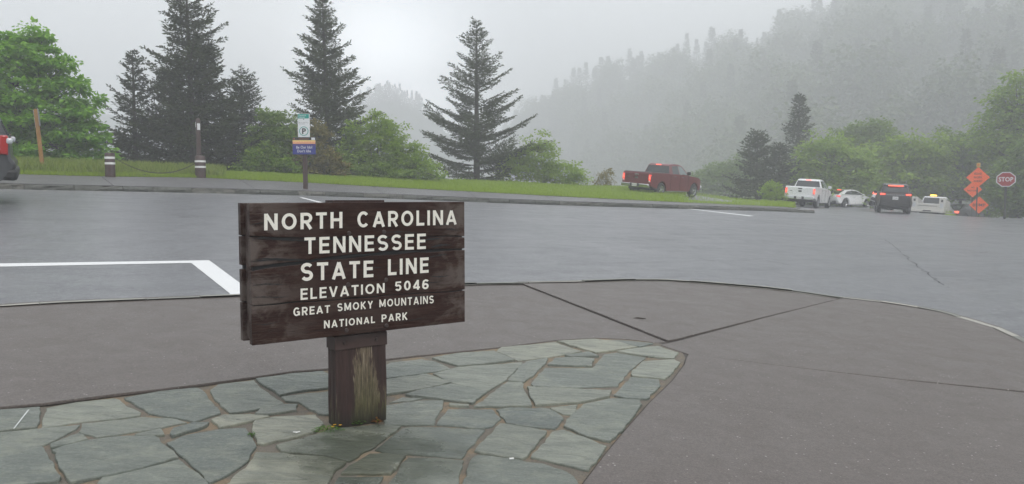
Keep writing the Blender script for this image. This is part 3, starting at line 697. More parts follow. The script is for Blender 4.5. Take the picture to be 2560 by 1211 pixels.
plain('bolt_brown', (.045, .030, .026), .45); plain('white_reflective', (.78, .78, .76), .4); plain('rust_chain', (.07, .05, .038), .6, .4)
k = N('yellow_wood'); p = k.obj(); f = k.noise(k.scale(p, (12, 12, 1.2)), 3, 5, .6); k.set('Base Color', k.ramp(f, [(.3, (.20, .095, .022)), (.7, (.38, .20, .055))])).set('Roughness', .65)
plain('sign_back', (.42, .43, .43), .4, .6); plain('panel_white', (.70, .72, .73), .4); plain('teal', (.0, .30, .24), .4); plain('sign_black', (.014, .014, .015), .4); plain('navy', (.025, .035, .22), .4)
plain('hill_purple', (.06, .045, .20), .4); plain('dawn_orange', (.75, .36, .20), .4); plain('dawn_yellow', (.82, .58, .22), .4); plain('emblem_brown', (.32, .13, .06), .5)
plain('sign_orange', (.90, .13, .02), .45, emit=(1, .12, .01), es=.0); plain('stop_red', (.30, .02, .022), .4); plain('cone_orange', (.85, .12, .025), .5); plain('post_dark', (.035, .04, .03), .6)


def stroke_word(s, t=.175, sp=.20):
    """routed block capitals: list of stroke polylines with even width, scaled to a 1 x 1 box"""
    lo, hi = t / 2, 1 - t / 2
    def el(cx, cy, rx, ry, a0, a1, n=14): return [(cx + rx * math.cos(math.radians(a0 + (a1 - a0) * i / n)), cy + ry * math.sin(math.radians(a0 + (a1 - a0) * i / n))) for i in range(n + 1)]
    def bowl(w, y0, y1): r = (y1 - y0) / 2; return [(lo, y1)] + el(w - lo - r, (y0 + y1) / 2, r, r, 90, -90, 10) + [(lo, y0)]
    def glyph(c):
        if c == 'N': return .74, [[(lo, 0), (lo, 1)], [(.74 - lo, 0), (.74 - lo, 1)], [(lo * 1.1, 1 - lo * .3), (.74 - lo * 1.1, lo * .3)]]
        if c in 'O0': w = .84 if c == 'O' else .62; return w, [el(w / 2, .5, w / 2 - lo, .5 - lo, 90, 450, 28)]
        if c in 'RP': w = .68; L = [[(lo, 0), (lo, 1)], bowl(w, .45, hi)]; return w, L + ([[(w * .48, .45), (w - lo * .9, 0)]] if c == 'R' else [])
        if c == 'T': return .64, [[(0, hi), (.64, hi)], [(.32, 0), (.32, 1 - t * .5)]]
        if c == 'H': return .72, [[(lo, 0), (lo, 1)], [(.72 - lo, 0), (.72 - lo, 1)], [(lo, .52), (.72 - lo, .52)]]
        if c in 'CG': w = .78; return w, [el(w / 2, .5, w / 2 - lo, .5 - lo, 42, 318 if c == 'C' else 335, 24)] + ([[(w * .52, .47), (w - lo * .6, .47)], [(w - lo * 1.1, .47), (w - lo * 1.1, .06)]] if c == 'G' else [])
        if c == 'A': return .80, [[(lo * .9, 0), (.40, 1 - lo * .4)], [(.80 - lo * .9, 0), (.40, 1 - lo * .4)], [(.20, .28), (.60, .28)]]
        if c == 'V': return .74, [[(lo * .9, 1), (.37, lo * .4)], [(.74 - lo * .9, 1), (.37, lo * .4)]]
        if c == 'L': return .56, [[(lo, 0), (lo, 1)], [(lo, lo), (.56, lo)]]
        if c == 'I': return t, [[(lo, 0), (lo, 1)]]
        if c == 'E': return .60, [[(lo, 0), (lo, 1)], [(lo, hi), (.60, hi)], [(lo, .52), (.56, .52)], [(lo, lo), (.60, lo)]]
        if c == 'S': w = .68; return w, [el(w / 2, .5 + (hi - .5) / 2, w / 2 - lo, (hi - .5) / 2, 28, 262, 14) + el(w / 2, .5 - (.5 - lo) / 2, w / 2 - lo, (.5 - lo) / 2, 82, -152, 14)]
        if c == 'M': return .88, [[(lo, 0), (lo, 1)], [(.88 - lo, 0), (.88 - lo, 1)], [(lo * 1.1, 1 - lo * .4), (.44, .12)], [(.88 - lo * 1.1, 1 - lo * .4), (.44, .12)]]
        if c == 'K': return .70, [[(lo, 0), (lo, 1)], [(.70 - lo, 1), (lo, .38)], [(.26, .52), (.70 - lo * .8, 0)]]
        if c == 'Y': return .72, [[(lo, 1), (.36, .45)], [(.72 - lo, 1), (.36, .45)], [(.36, .5), (.36, 0)]]
        if c == 'U': return .72, [[(lo, 1), (lo, .36)] + el(.36, .36, .36 - lo, .36 - lo, 180, 360, 12) + [(.72 - lo, .36), (.72 - lo, 1)]]
        if c == '5': w = .60; return w, [[(.56, hi), (.12, hi), (.10, .52)], [(.10, .52)] + el(w / 2 - .01, .34, w / 2 - lo, .34 - lo, 120, -150, 16)]
        if c == '4': return .64, [[(.46, 0), (.46, 1)], [(.46, 1 - lo * .4), (.06, .27)], [(.03, .24), (.64, .24)]]
        if c == '6': w = .62; return w, [el(w / 2, .31, w / 2 - lo, .31 - lo, 0, 360, 22), [(lo, .33), (lo + .01, .55), (.16, .82), (.32, hi), (.48, hi - .03), (.54, .78)]]
        return .4, []
    out = []; x = 0
    for ch in s:
        w, L = glyph(ch); out += [[(px_ + x, py_) for px_, py_ in l] for l in L]; x += w + sp
    W_ = x - sp; V = []; F = []; 
    for si, l in enumerate(out):
        nrm = []
        for i in range(len(l)):
            a, b = l[max(i - 1, 0)], l[min(i + 1, len(l) - 1)]
            if l[0] == l[-1] or math.dist(l[0], l[-1]) < 1e-6:
                if i == 0: a = l[-2]
                if i == len(l) - 1: b = l[1]
            d = (b[0] - a[0], b[1] - a[1]); L_ = math.hypot(*d) or 1; nrm.append((-d[1] / L_, d[0] / L_))
        b0 = len(V)
        for (x_, y_), (nx_, ny_) in zip(l, nrm): V += [((x_ + nx_ * t / 2) / W_, y_ + ny_ * t / 2, si % 7), ((x_ - nx_ * t / 2) / W_, y_ - ny_ * t / 2, si % 7)]
        F += [(b0 + 2 * i, b0 + 2 * i + 1, b0 + 2 * i + 3, b0 + 2 * i + 2) for i in range(len(l) - 1)]
    return V, F

# ------------------------------------------------------------------ the state line sign
W, H, ZT, YAW = 1.39, .79, 1.349, .6189
CB = Vector((-.8758, 4.6468, 0)); ND = Vector((math.sin(YAW), -math.cos(YAW), 0)); UD = Vector((math.cos(YAW), math.sin(YAW), 0))
root_xy = CB - ND * .11
sign = empty('state_line_sign', (root_xy.x, root_xy.y, G(root_xy.x, root_xy.y)), YAW); z0 = sign.location.z
tag(sign, 'dark brown wooden state line sign with cream lettering on a thick post', 'sign')
def board_uv(x, y):
    d = ray(x, y); o = Vector((0, 0, CAMZ)); t = (CB - o).dot(ND) / d.dot(ND); q = o + d * t
    return (q - CB).dot(UD), q.z - z0                    # local x, local z
zt, zb = ZT - z0, ZT - H - z0
SEAMS = [lambda f: .233 + .067 * f + .012 * math.sin(5 * f), lambda f: .463 - .03 * math.sin(3.1 * f) - .067 * f, lambda f: .718 + .018 * f]
def make_board(ysign, lettered):
    core = MB().box((0, ysign * .085, (zt + zb) / 2), (W - .03, .03, H - .03)).build('sign_board', M['crack_black'], sign)  # black core added inside the board to block light through the plank gaps
    n = 44
    bounds = [lambda f: 0.0] + SEAMS + [lambda f: 1.0]
    gaps = [0, .0075, .0180, .0062, 0]
    for i in range(4):
        up, lo = [], []
        for j in range(n + 1):
            f = j / n; x = -W / 2 + W * f
            def nzv(k): return .006 * mnoise.noise(Vector((x * 6, k * 5.1, ysign))) + .0025 * mnoise.noise(Vector((x * 30, k * 2.7, ysign))) if 0 < k < 4 else .0012 * mnoise.noise(Vector((x * 20, k, ysign)))
            gs = lambda k: gaps[k] * (.35 + .9 * abs(mnoise.noise(Vector((x * 3, k * 9.1, 2))))) * (1.5 - .9 * f if k == 2 else 1)
            up.append((x, zt - H * bounds[i](f) + nzv(i) - gs(i))); lo.append((x, zt - H * bounds[i + 1](f) + nzv(i + 1) + gs(i + 1)))
        ring = up + lo[::-1]; f0 = ysign * .11 + ysign * random.uniform(-.002, .001); b0 = ysign * .06
        V = [(x, f0, z) for x, z in ring] + [(x, b0, z) for x, z in ring]; m = len(ring); F = []
        for j in range(n):                        # front and back faces as quads
            a, b = j, j + 1; c, d = m - 1 - b, m - 1 - a
            q = (a, d, c, b); F.append(q if ysign < 0 else q[::-1]); q2 = tuple(v + m for v in (a, b, c, d)); F.append(q2 if ysign < 0 else q2[::-1])
        for j in range(m):
            q = (j, (j + 1) % m, (j + 1) % m + m, j + m); F.append(q if ysign < 0 else q[::-1])
        pymesh('plank', V, F, M['sign_paint'], core, bevel=.0028, seg=2)
    if lettered:
        WORDS = [('NORTH', 660, 855.5, 576.5, 570.5, 535, 530), ('CAROLINA', 893, 1141, 569.4, 561.6, 529, 525.5), ('TENNESSEE', 760.6, 1064, 635.8, 622.7, 594.3, 584.2),
                 ('STATE', 751.7, 932.9, 703.7, 693, 658, 651.5), ('LINE', 969.4, 1071, 689, 682, 648.6, 643.6), ('ELEVATION', 751, 961, 750.5, 732, 722, 708), ('5046', 987, 1071, 728.3, 722.8, 704.5, 698),
                 ('GREAT', 733, 824.6, 791.4, 781.8, 769.5, 763), ('SMOKY', 843, 931.8, 779, 771, 759, 752.5), ('MOUNTAINS', 948, 1083.8, 768.5, 758.5, 749.5, 739),
                 ('NATIONAL', 809.6, 937, 821.6, 807.4, 802, 790.6), ('PARK', 953.5, 1018, 805.6, 799.5, 787, 781)]
        for wd, xl, xr, yl, yr, tl, tr in WORDS:
            a, b, c, d = board_uv(xl, yl), board_uv(xr, yr), board_uv(xl, tl), board_uv(xr, tr)
            T, F = stroke_word(wd, .185 if len(wd) < 9 else .175, .22); V = []
            for u, v, si in T:
                y = -.1126 - .00012 * si
                bx = (1 - v) * ((1 - u) * a[0] + u * b[0]) + v * ((1 - u) * c[0] + u * d[0]); bz = (1 - v) * ((1 - u) * a[1] + u * b[1]) + v * ((1 - u) * c[1] + u * d[1])
                V.append((bx, y, bz))
            pymesh('lettering', V, F, M['sign_letter'], core)
        rc = random.Random(4)          # weather checks in the boards
        for x, y, L_, h_ in ((640,600,.30,.004),(700,595,.22,.003),(760,602,.26,.003),(1010,582,.30,.004),(1080,600,.20,.005),(1105,615,.16,.006),(1095,640,.18,.004),(640,655,.36,.005),(700,648,.28,.004),(900,640,.34,.005),(1030,632,.30,.006),(1100,690,.16,.004),(1075,705,.22,.003),(640,715,.20,.003),(680,742,.22,.0025),(900,760,.30,.003),(1060,740,.26,.003),(1110,560,.14,.004),(1130,575,.10,.004),(650,560,.12,.003),(670,808,.18,.002),(1040,800,.2,.002),(930,668,.2,.003)):
            bx, bz = board_uv(x, y); n_ = 16; V = []; ph_ = rc.uniform(0, 6); bx = max(-W / 2 + L_ / 2 + .004, min(W / 2 - L_ / 2 - .004, bx))
            for i in range(n_ + 1):
                t_ = i / n_; hh_ = h_ * 1.15 * math.sin(math.pi * min(1, .12 + t_ * .88)) * rc.uniform(.4, 1.1); cz_ = bz + .006 * math.sin(ph_ + t_ * 4) + rc.uniform(-.0012, .0012); xx = bx - L_ / 2 + L_ * t_; V += [(xx, -.1121, cz_ + hh_), (xx, -.1121, cz_ - hh_)]
            pymesh('crack', V, [(2 * i, 2 * i + 1, 2 * i + 3, 2 * i + 2) for i in range(n_)], M['crack_black'], core)
        for x, y in ((960, 580), (872.5, 583.6), (870.7, 711.5), (965, 700), (866, 826), (966, 814.5)):
            bx, bz = board_uv(x, y); MB().tube([(bx, -.108, bz), (bx, -.114, bz), (bx, -.116, bz)], [.013, .013, .009], 12).build('bolt', M['bolt_brown'], core)
    return core
make_board(-1, True); make_board(1, False)
for sx_ in (-1, 1):                              # bevelled spacers between the two boards
    MB().box((sx_ * (W / 2 - .045), 0, (zt + zb) / 2), (.05, .118, H - .02)).build('spacer', M['sign_paint'], sign, bevel=.012, seg=1)
# the post, checked and split at the foot
px0, px1 = -.19, .145; ny = 26; V, F = [], []; ringp = []
per = [(px0 + (px1 - px0) * i / 16, -.062) for i in range(17)] + [(px1, -.062 + .124 * i / 6) for i in range(1, 7)] + [(px1 - (px1 - px0) * i / 8, .062) for i in range(1, 9)] + [(px0, .062 - .124 * i / 6) for i in range(1, 6)]
for j in range(ny + 1):
    z = -.08 + (zt + .014 + .08) * j / ny; rot = max(0, 1 - z / .16)
    for q, (x, y) in enumerate(per):
        d = .006 * mnoise.noise(Vector((x * 22, y * 22, z * 1.4))) + .004 * mnoise.noise(Vector((x * 60, y * 60, z * 4))); s_ = 1 - .012 * rot
        ox = (x + .022) * s_ - .022; V.append((ox + (d if abs(x - px1) < .01 else -d if abs(x - px0) < .01 else 0), y * s_ + (-abs(d) * 1.3 * (y < -.06) * -1 + 0), z))
m = len(per)
for j in range(ny):
    for q in range(m): F.append((j * m + q, j * m + (q + 1) % m, (j + 1) * m + (q + 1) % m, (j + 1) * m + q))
F.append(tuple(ny * m + q for q in range(m)))
pymesh('post', V, F, M['post_wood'], sign)
br = MB().box((-.022, 0, .508), (.345, .136, .085)).build('steel_collar', M['brown_paint'], sign, bevel=.004)
for bx in (-.135, .075): MB().box((bx, -.071, .508), (.018, .012, .018)).build('bolt', M['bolt_brown'], br, bevel=.003)
MB().box((-.022, -.001, .565), (.25, .05, .04)).build('bracket', M['bolt_brown'], sign)

# ------------------------------------------------------------------ weeds at the post and small litter
def weed(name, x, y, n, spread, size, mat, label, cat, flowers=0, parent_cat=None):
    c = at(x, y, 0); V, F = [], []
    for i in range(n):
        a = random.uniform(0, 6.28); r = spread * math.sqrt(random.random()); q = Vector((math.cos(a) * r, math.sin(a) * r * .55, random.uniform(.008, .03) * (1.2 - r / spread))); s_ = size * random.uniform(.6, 1.25); b = len(V); t = random.uniform(0, 6.28)
        d = Vector((math.cos(t), math.sin(t), random.uniform(-.2, .5))) * s_; e = Vector((-math.sin(t), math.cos(t), random.uniform(-.3, .3))) * s_ * .6
        V += [q - d, q + e + Vector((0, 0, .2 * s_)), q + d, q - e + Vector((0, 0, .2 * s_))]; F.append((b, b + 1, b + 2, b + 3))
    root = empty(name, c); tag(root, label, cat); pymesh('leaves', V, F, mat, root)
    mb = MB()
    for i in range(max(5, n // 12)):
        a = random.uniform(0, 6.28); r = spread * .7 * random.random(); mb.tube([(0, 0, -.01), (math.cos(a) * r * .6, math.sin(a) * r * .35, .015), (math.cos(a) * r, math.sin(a) * r * .5, .012)], .0016, 4)
    mb.build('stem', M['weed_leaf'], root)
    for i in range(flowers):
        q = (spread * random.uniform(.1, .8), spread * random.uniform(-.4, .1), .03); f = MB()
        for w in range(5): t = w * 1.2566; f.add([(q[0], q[1], q[2]), (q[0] + .008 * math.cos(t - .4), q[1] + .008 * math.sin(t - .4), q[2] + .003), (q[0] + .011 * math.cos(t), q[1] + .011 * math.sin(t), q[2] + .002), (q[0] + .008 * math.cos(t + .4), q[1] + .008 * math.sin(t + .4), q[2] + .003)], [(0, 1, 2, 3)])
        f.build('flower', M['petal_yellow'], root)
    return root
weed('clover_weed', 885, 1056, 90, .085, .011, M['weed_leaf'], 'round leaved green weed at the foot of the sign post', 'weed')
weed('flowering_weed', 818, 1076, 150, .10, .008, M['weed_leaf'], 'low green weed with yellow flowers by the post corner', 'weed', 3)
weed('dry_weed', 943, 1056, 45, .035, .010, M['brown_weed'], 'small rust brown dry weed at the post foot', 'weed')
weed('joint_weed', 630, 1090, 40, .03, .007, M['weed_leaf'], 'tiny green tuft growing in a flagstone joint', 'weed')
plain('litter_white', (.8, .8, .78), .6)
q = at(1279, 1147, .012); o = MB().tube([(-.012, 0, 0), (.012, .004, 0)], .005, 8).build('cigarette_end', M['litter_white']); o.location = q; tag(o, 'small white cigarette end lying in a flagstone joint', 'litter')
q = at(741, 1081, .006); o = MB().tube([(-.02, .004, 0), (0, -.004, 0), (.02, .004, .003)], [.003, .005, .003], 6).build('paper_scrap', M['litter_white']); o.location = q; tag(o, 'curled white paper scrap on the flagstones left of the post', 'litter')
P_ = [at(x, y, .0065) for x, y in ((33, 1072), (36, 1072), (74, 1024), (70, 1024))]
pymesh('chalk_line', P_, [(0, 1, 2, 3)], plain('chalk', (.55, .57, .56), .8), bed)
q = at(1598, 797, .004); o = MB().tube([(-.07, 0, 0), (-.02, .012, .004), (.07, -.01, .002)], [.006, .012, .004], 6).build('fallen_twig', M['bark']); o.location = q; tag(o, 'short dark twig lying on the brown pavement', 'twig')

# ------------------------------------------------------------------ bollards, chain, posts
def scale_at(p): return (p - Vector((0, 0, CAMZ))).y / FPX
def bollard(x, y, htop, wpx, label, domed, bands):
    b = at(x, y, FARH - .01); s_ = scale_at(b); h = (y - htop) * s_; r = wpx * s_ / 2
    e = empty('bollard', b); tag(e, label, 'bollard', 'brown bollards with white bands')
    prof = [(r * 1.02, -.05), (r * 1.02, .0), (r, h * .3), (r * .99, h - .03), (r * .9, h - .006), (r * .5, h + (.03 if domed else .004)), (.01, h + (.04 if domed else .006))]
    n = 20; V = [(rr * math.cos(2 * math.pi * k / n), rr * math.sin(2 * math.pi * k / n), z) for rr, z in prof for k in range(n)]
    F = [(i * n + k, i * n + (k + 1) % n, (i + 1) * n + (k + 1) % n, (i + 1) * n + k) for i in range(len(prof) - 1) for k in range(n)]
    pymesh('shaft', V, F, M['brown_paint'], e, smooth=True)
    for z, w in bands:
        pf = [(r * .995, h * z - w / 2), (r * 1.035, h * z - w / 2), (r * 1.035, h * z + w / 2), (r * .99, h * z + w / 2)]
        V = [(rr * math.cos(2 * math.pi * k / n), rr * math.sin(2 * math.pi * k / n), zz) for rr, zz in pf for k in range(n)]
        F = [(i * n + k, i * n + (k + 1) % n, (i + 1) * n + (k + 1) % n, (i + 1) * n + k) for i in range(3) for k in range(n)]
        pymesh('reflective_band', V, F, M['white_reflective'], e)
    return e, h, r
b1, h1, r1 = bollard(276, 443, 383, 23.5, 'brown bollard with flat top where the sagging chain begins', False, [(.79, .075), (.56, .07)])
b2, h2, r2 = bollard(501.5, 445, 391.5, 25, 'brown bollard with domed top in front of the tall brown post', True, [(.76, .07), (.50, .07)])
# sagging chain
pa = b1.location + Vector((r1, 0, h1 * .80)); pb = b2.location + Vector((-r2 * .3, .05, h2 * .80)); nl = 64
ch = empty('chain', (pa + pb) / 2); tag(ch, 'rusty brown chain sagging between the two bollards', 'chain')
lm = MB(); R_, r_ = .040, .0085
pts = [(.062 * math.cos(t), .032 * math.sin(t), 0) for t in [2 * math.pi * i / 12 for i in range(13)]]
lm.tube(pts, .010, 5, False); link_me = None
for i in range(nl):
    t = (i + .5) / nl; p_ = pa.lerp(pb, t); p_.z -= .50 * 4 * t * (1 - t)
    t2 = t + .02; p2 = pa.lerp(pb, t2); p2.z -= .50 * 4 * t2 * (1 - t2); d = (p2 - p_).normalized()
    if link_me is None: o = lm.build('chain_link', M['rust_chain'], ch, smooth=True); link_me = o.data
    else: o = link('chain_link', link_me, ch)
    q = d.to_track_quat('X', 'Z').to_matrix() @ Matrix.Rotation(math.pi / 2 * (i % 2) + .4, 3, 'X')
    o.rotation_euler = q.to_euler(); o.location = p_ - ch.location; o.scale = ((pb - pa).length / nl / .094,) * 3
# tall brown post behind the domed bollard
b = at(498, 440, FARH); s_ = scale_at(b); hh = (440 - 300) * s_
e = empty('trail_post', b); tag(e, 'tall square brown post with small white labels behind the bollard', 'post')
hw = 13.5 * s_ / 2; R = Matrix.Rotation(.5, 3, 'Z')
MB().box((0, 0, hh / 2 - .1), (hw * 1.55, hw * 1.55, hh + .2), R).build('shaft', M['brown_paint'], e, bevel=.012)
MB().box((0, 0, hh + .02), (hw * 1.2, hw * 1.2, .04), R).build('cap', M['brown_paint'], e, bevel=.012)
MB().box(R @ Vector((.1 * hw, -hw * .79, hh - .30)), (hw * 1.0, .012, .26), R).build('label_plate', M['panel_white'], e)
MB().box(R @ Vector((-hw * .79, -.2 * hw, hh - .22)), (.012, hw * .9, .2), R).build('label_plate', M['panel_white'], e)
# leaning yellow post with the back of a sign
b = at(108, 432, FARH); s_ = scale_at(b); hh = (432 - 275) * s_
e = empty('notice_post', b); tag(e, 'leaning yellow wooden post carrying a small metal notice panel', 'post')
lean = Vector((-13 * s_, 0, hh)).normalized(); R = lean.to_track_quat('Z', 'Y').to_matrix() @ Matrix.Rotation(.45, 3, 'Z')
MB().box(lean * (hh / 2 - .1), (.105, .12, hh + .2), R).build('shaft', M['yellow_wood'], e, bevel=.008)
MB().box(lean * (hh - .29) + R @ Vector((.10, .08, 0)), (.42, .012, .56), R).build('notice_panel', M['sign_back'], e, bevel=.003)
MB().box(lean * (hh - .31) + R @ Vector((-.12, -.07, 0)), (.16, .01, .58), R).build('notice_panel', M['panel_white'], e, bevel=.003)
# dark timber lying in the grass
a_, c_ = at(325, 439.5, LZ), at(372, 440.5, LZ); o = MB().tube([a_ - (a_ + c_) / 2, c_ - (a_ + c_) / 2], .07, 6).build('timber_edging', M['bark']); o.location = (a_ + c_) / 2; tag(o, 'dark timber edging lying in the grass between the bollards', 'timber')

# parking sign post with two panels
b = at(764, 473, FARH - .01); s_ = scale_at(b); e = empty('parking_sign', b); tag(e, 'brown post with a green and white parking panel above a blue anti idling panel', 'sign')
hh = (473 - 289) * s_
MB().box((0, 0, hh * .5 - .05), (10 * s_, 9 * s_, hh + .1)).build('shaft', M['brown_paint'], e, bevel=.008)
pw, ph = 29.5 * s_, 57.5 * s_; y_ = -.10; ztop = (473 - 287.5) * s_
up = MB().box((0, y_, ztop - ph / 2), (pw, .012, ph)).build('parking_panel', M['panel_white'], e, bevel=.004)
X_, Z_ = (1, 0, 0), (0, 0, 1); yf = y_ - .0085
MB().box((-.02 * pw, y_ - .007, ztop - .11 * ph), (pw * .92, .003, ph * .19)).build('green_band', M['teal'], up)
put_text('Oversized', 'lettering', M['panel_white'], up, (-.43 * pw, yf - .002, ztop - .105 * ph), X_, Z_, pw * .62, ph * .062, .01)
put_text('Vehicles', 'lettering', M['panel_white'], up, (-.43 * pw, yf - .002, ztop - .185 * ph), X_, Z_, pw * .52, ph * .062, .01)
put_text('Bus, RV, and Trailer', 'lettering', M['sign_black'], up, (-.42 * pw, yf, ztop - .40 * ph), X_, Z_, pw * .8, ph * .04, .0)
put_text('Parking Only', 'lettering', M['sign_black'], up, (-.42 * pw, yf, ztop - .46 * ph), X_, Z_, pw * .52, ph * .04, .0)
MB().box((0, yf, ztop - .235 * ph), (.03, .004, .03)).build('bolt', M['sign_black'], up)
ringV = []; nr = 32; rc = .385 * pw; zc = ztop - .745 * ph
for k_ in range(nr): t = 2 * math.pi * k_ / nr; ringV += [(rc * math.cos(t), yf, zc + rc * math.sin(t)), (rc * .86 * math.cos(t), yf, zc + rc * .86 * math.sin(t))]
pymesh('ring', ringV, [(2 * i, 2 * i + 1, (2 * i + 3) % (2 * nr), (2 * i + 2) % (2 * nr)) for i in range(nr)], M['teal'], up)
put_text('P', 'lettering', M['sign_black'], up, (-.15 * pw, yf, zc - .24 * pw), X_, Z_, pw * .33, pw * .48, .035)
lw, lh = 57 * s_, 42 * s_; zl = (473 - 345.5) * s_
lo = MB().box((0, y_ + .004, zl - lh / 2), (lw, .014, lh)).build('idling_panel', M['navy'], e, bevel=.003); yb = y_ - .004
MB().box((0, yb, zl - .085 * lh), (lw * .99, .004, lh * .16)).build('black_band', M['sign_black'], lo)
MB().box((.40 * lw, yb - .003, zl - .085 * lh), (lw * .16, .004, lh * .14)).build('white_patch', M['panel_white'], lo)
MB().tube([(-.43 * lw, yb - .002, zl - .085 * lh), (-.43 * lw, yb - .006, zl - .085 * lh)], .03, 12).build('emblem', M['emblem_brown'], lo)
MB().box((-.01 * lw, yb - .003, zl - .09 * lh), (lw * .44, .003, lh * .028)).build('small_print', M['emblem_brown'], lo)
MB().box((0, yb, zl - .21 * lh), (lw * .99, .003, lh * .09)).build('sky_band', M['dawn_yellow'], lo); MB().box((0, yb, zl - .32 * lh), (lw * .99, .003, lh * .13)).build('sky_band', M['dawn_orange'], lo)
hp = [(-.495 * lw, yb - .003, zl - .52 * lh)] + [(-.495 * lw + .99 * lw * i / 20, yb - .003, zl - lh * (.43 + .025 * math.sin(i * .9) - .02 * math.sin(i * .37))) for i in range(21)] + [(.495 * lw, yb - .003, zl - .52 * lh)]
pymesh('hill_band', hp, [tuple(range(len(hp)))[::-1]], M['hill_purple'], lo)
put_text('Be Our Idol', 'lettering', M['panel_white'], lo, (-.34 * lw, yb - .006, zl - .66 * lh), X_, Z_, lw * .69, lh * .16, .012)
put_text("Don't Idle", 'lettering', M['panel_white'], lo, (-.29 * lw, yb - .006, zl - .88 * lh), X_, Z_, lw * .58, lh * .16, .012)

# ------------------------------------------------------------------ road work signs, stop sign, cone
def diamond(name, x, y, Y, half, lines, label, post_to=None, lamp=False, hgt=1.0):
    c = atY(x, y, Y); s_ = Y / FPX; r = half * s_; R = Matrix.Rotation(-math.atan2(c.x, c.y), 3, 'Z')
    gz = G(c.x, c.y) - .05; e = empty(name, (c.x, c.y, gz)); tag(e, label, 'sign', 'orange road work signs'); cz = c.z - gz
    e.rotation_euler = R.to_euler(); t = .012
    pts = [(r, 0), (.05 * r, .97 * r), (-.05 * r, .97 * r), (-r, 0), (-.05 * r, -.97 * r), (.05 * r, -.97 * r)]
    pn = MB().prism([(px_, -.02, cz + pz_) for px_, pz_ in [(r, 0), (0, r), (-r, 0), (0, -r)]], (0, t, 0)).build('panel', M['sign_orange'], e, bevel=.01)
    for i, (txt, w, h, oz) in enumerate(lines): put_text(txt, 'lettering', M['sign_black'], pn, (-w * r / 2, -.026, cz + oz * r), X_, Z_, w * r, h * r, .01)
    bot = post_to if post_to is not None else 0
    MB().box((-.02, .05, (cz + .3 * r + bot) / 2), (.075, .07, cz + .3 * r - bot)).build('post', M['post_dark'], e)
    if lamp:
        l = MB().box((0, .03, cz + r + .12), (.22, .12, .3)).build('warning_lamp', plain('lamp_case', (.55, .40, .10), .5), e, bevel=.03)
        MB().tube([(0, -.04, cz + r + .14), (0, -.06, cz + r + .14)], .075, 12).build('lens', plain('lamp_lens', (.6, .2, .02), .3), l)
    return e
diamond('road_work_sign', 2445, 444, 49, 25.5, [('ROAD', .62, .2, .26), ('WORK', .70, .2, -.1), ('AHEAD', .72, .2, -.46)], 'orange diamond sign reading ROAD WORK AHEAD with lamp on top', lamp=True)
diamond('shoulder_sign', 2432, 474, 53, 20, [('NO', .3, .2, .15), ('SHOULDER', 1.2, .2, -.25)], 'orange diamond sign half hidden behind the ROAD WORK AHEAD post')
diamond('bump_sign', 2447.5, 513, 51, 21.5, [('BUMP', 1.25, .34, -.17)], 'low orange diamond sign reading BUMP standing near the ground')
c = atY(2515, 449, 45); s_ = 45 / FPX; gz = G(c.x, c.y) - .05; e = empty('stop_sign', (c.x, c.y, gz), -math.atan2(c.x, c.y)); tag(e, 'red octagonal STOP sign on a dark post beside the orange cone', 'sign'); cz = c.z - gz; r = 20.5 * s_ / math.cos(math.pi / 8)
oc = lambda rr, y: [(rr * math.cos(math.pi / 8 + i * math.pi / 4), y, cz + rr * math.sin(math.pi / 8 + i * math.pi / 4) * .88) for i in range(8)]
pn = MB().prism(oc(r, 0), (0, .012, 0)).build('panel', M['panel_white'], e); MB().prism(oc(r * .9, -.004), (0, .003, 0)).build('red_face', M['stop_red'], pn)
put_text('STOP', 'lettering', M['panel_white'], pn, (-.70 * r, -.008, cz - .24 * r), X_, Z_, 1.38 * r, .50 * r, .02)
MB().box((0, .06, cz / 2), (.12, .1, cz + .5)).build('post', M['post_dark'], e)
b = at(2508, 529, .08); s_ = scale_at(b); e = empty('traffic_cone', b); tag(e, 'orange traffic cone with white bands next to the stop sign post', 'cone'); hc = 28 * s_
def conepart(name, z0_, z1_, mat): 
    rr = lambda z: .17 * (1 - z / hc) + .025
    return MB().tube([(0, 0, z0_), (0, 0, z1_)], [rr(z0_), rr(z1_)], 16).build(name, mat, e, smooth=False)
MB().box((0, 0, .02), (.40, .40, .045)).build('base', M['cone_orange'], e, bevel=.01); conepart('cone_body', .03, hc * .40, M['cone_orange']); conepart('white_band', hc * .40, hc * .58, M['white_reflective']); conepart('cone_body', hc * .58, hc * .68, M['cone_orange']); conepart('white_band', hc * .68, hc * .82, M['white_reflective']); conepart('cone_body', hc * .82, hc, M['cone_orange'])
# ------------------------------------------------------------------ vehicles
def carpaint(name, col, rough=.28, metal=0.0):
    k = N(name); f = k.noise(k.obj(), 2.5, 3); k.set('Base Color', k.mix(k.ramp(f, [(.35, 0.0), (.7, .25)]), col, tuple(x * .72 for x in col))).set('Roughness', rough).set('Metallic', metal).set('Coat Weight', .25).set('Coat Roughness', .08); return k.m
carpaint('paint_red', (.13, .008, .012)); carpaint('paint_white', (.78, .79, .80)); carpaint('paint_dark', (.020, .018, .019)); carpaint('paint_charcoal', (.030, .032, .036)); carpaint('paint_tan', (.56, .55, .51), .45); carpaint('paint_silver', (.50, .52, .54), .35)
plain('auto_glass', (.018, .022, .024), .06, spec=.8); plain('clear_glass', (.16, .20, .20), .06, spec=.8); plain('tyre_rubber', (.018, .018, .019), .8); plain('alloy', (.62, .63, .65), .25, .9); plain('chrome', (.72, .73, .75), .15, 1.0); plain('black_trim', (.016, .016, .017), .55)
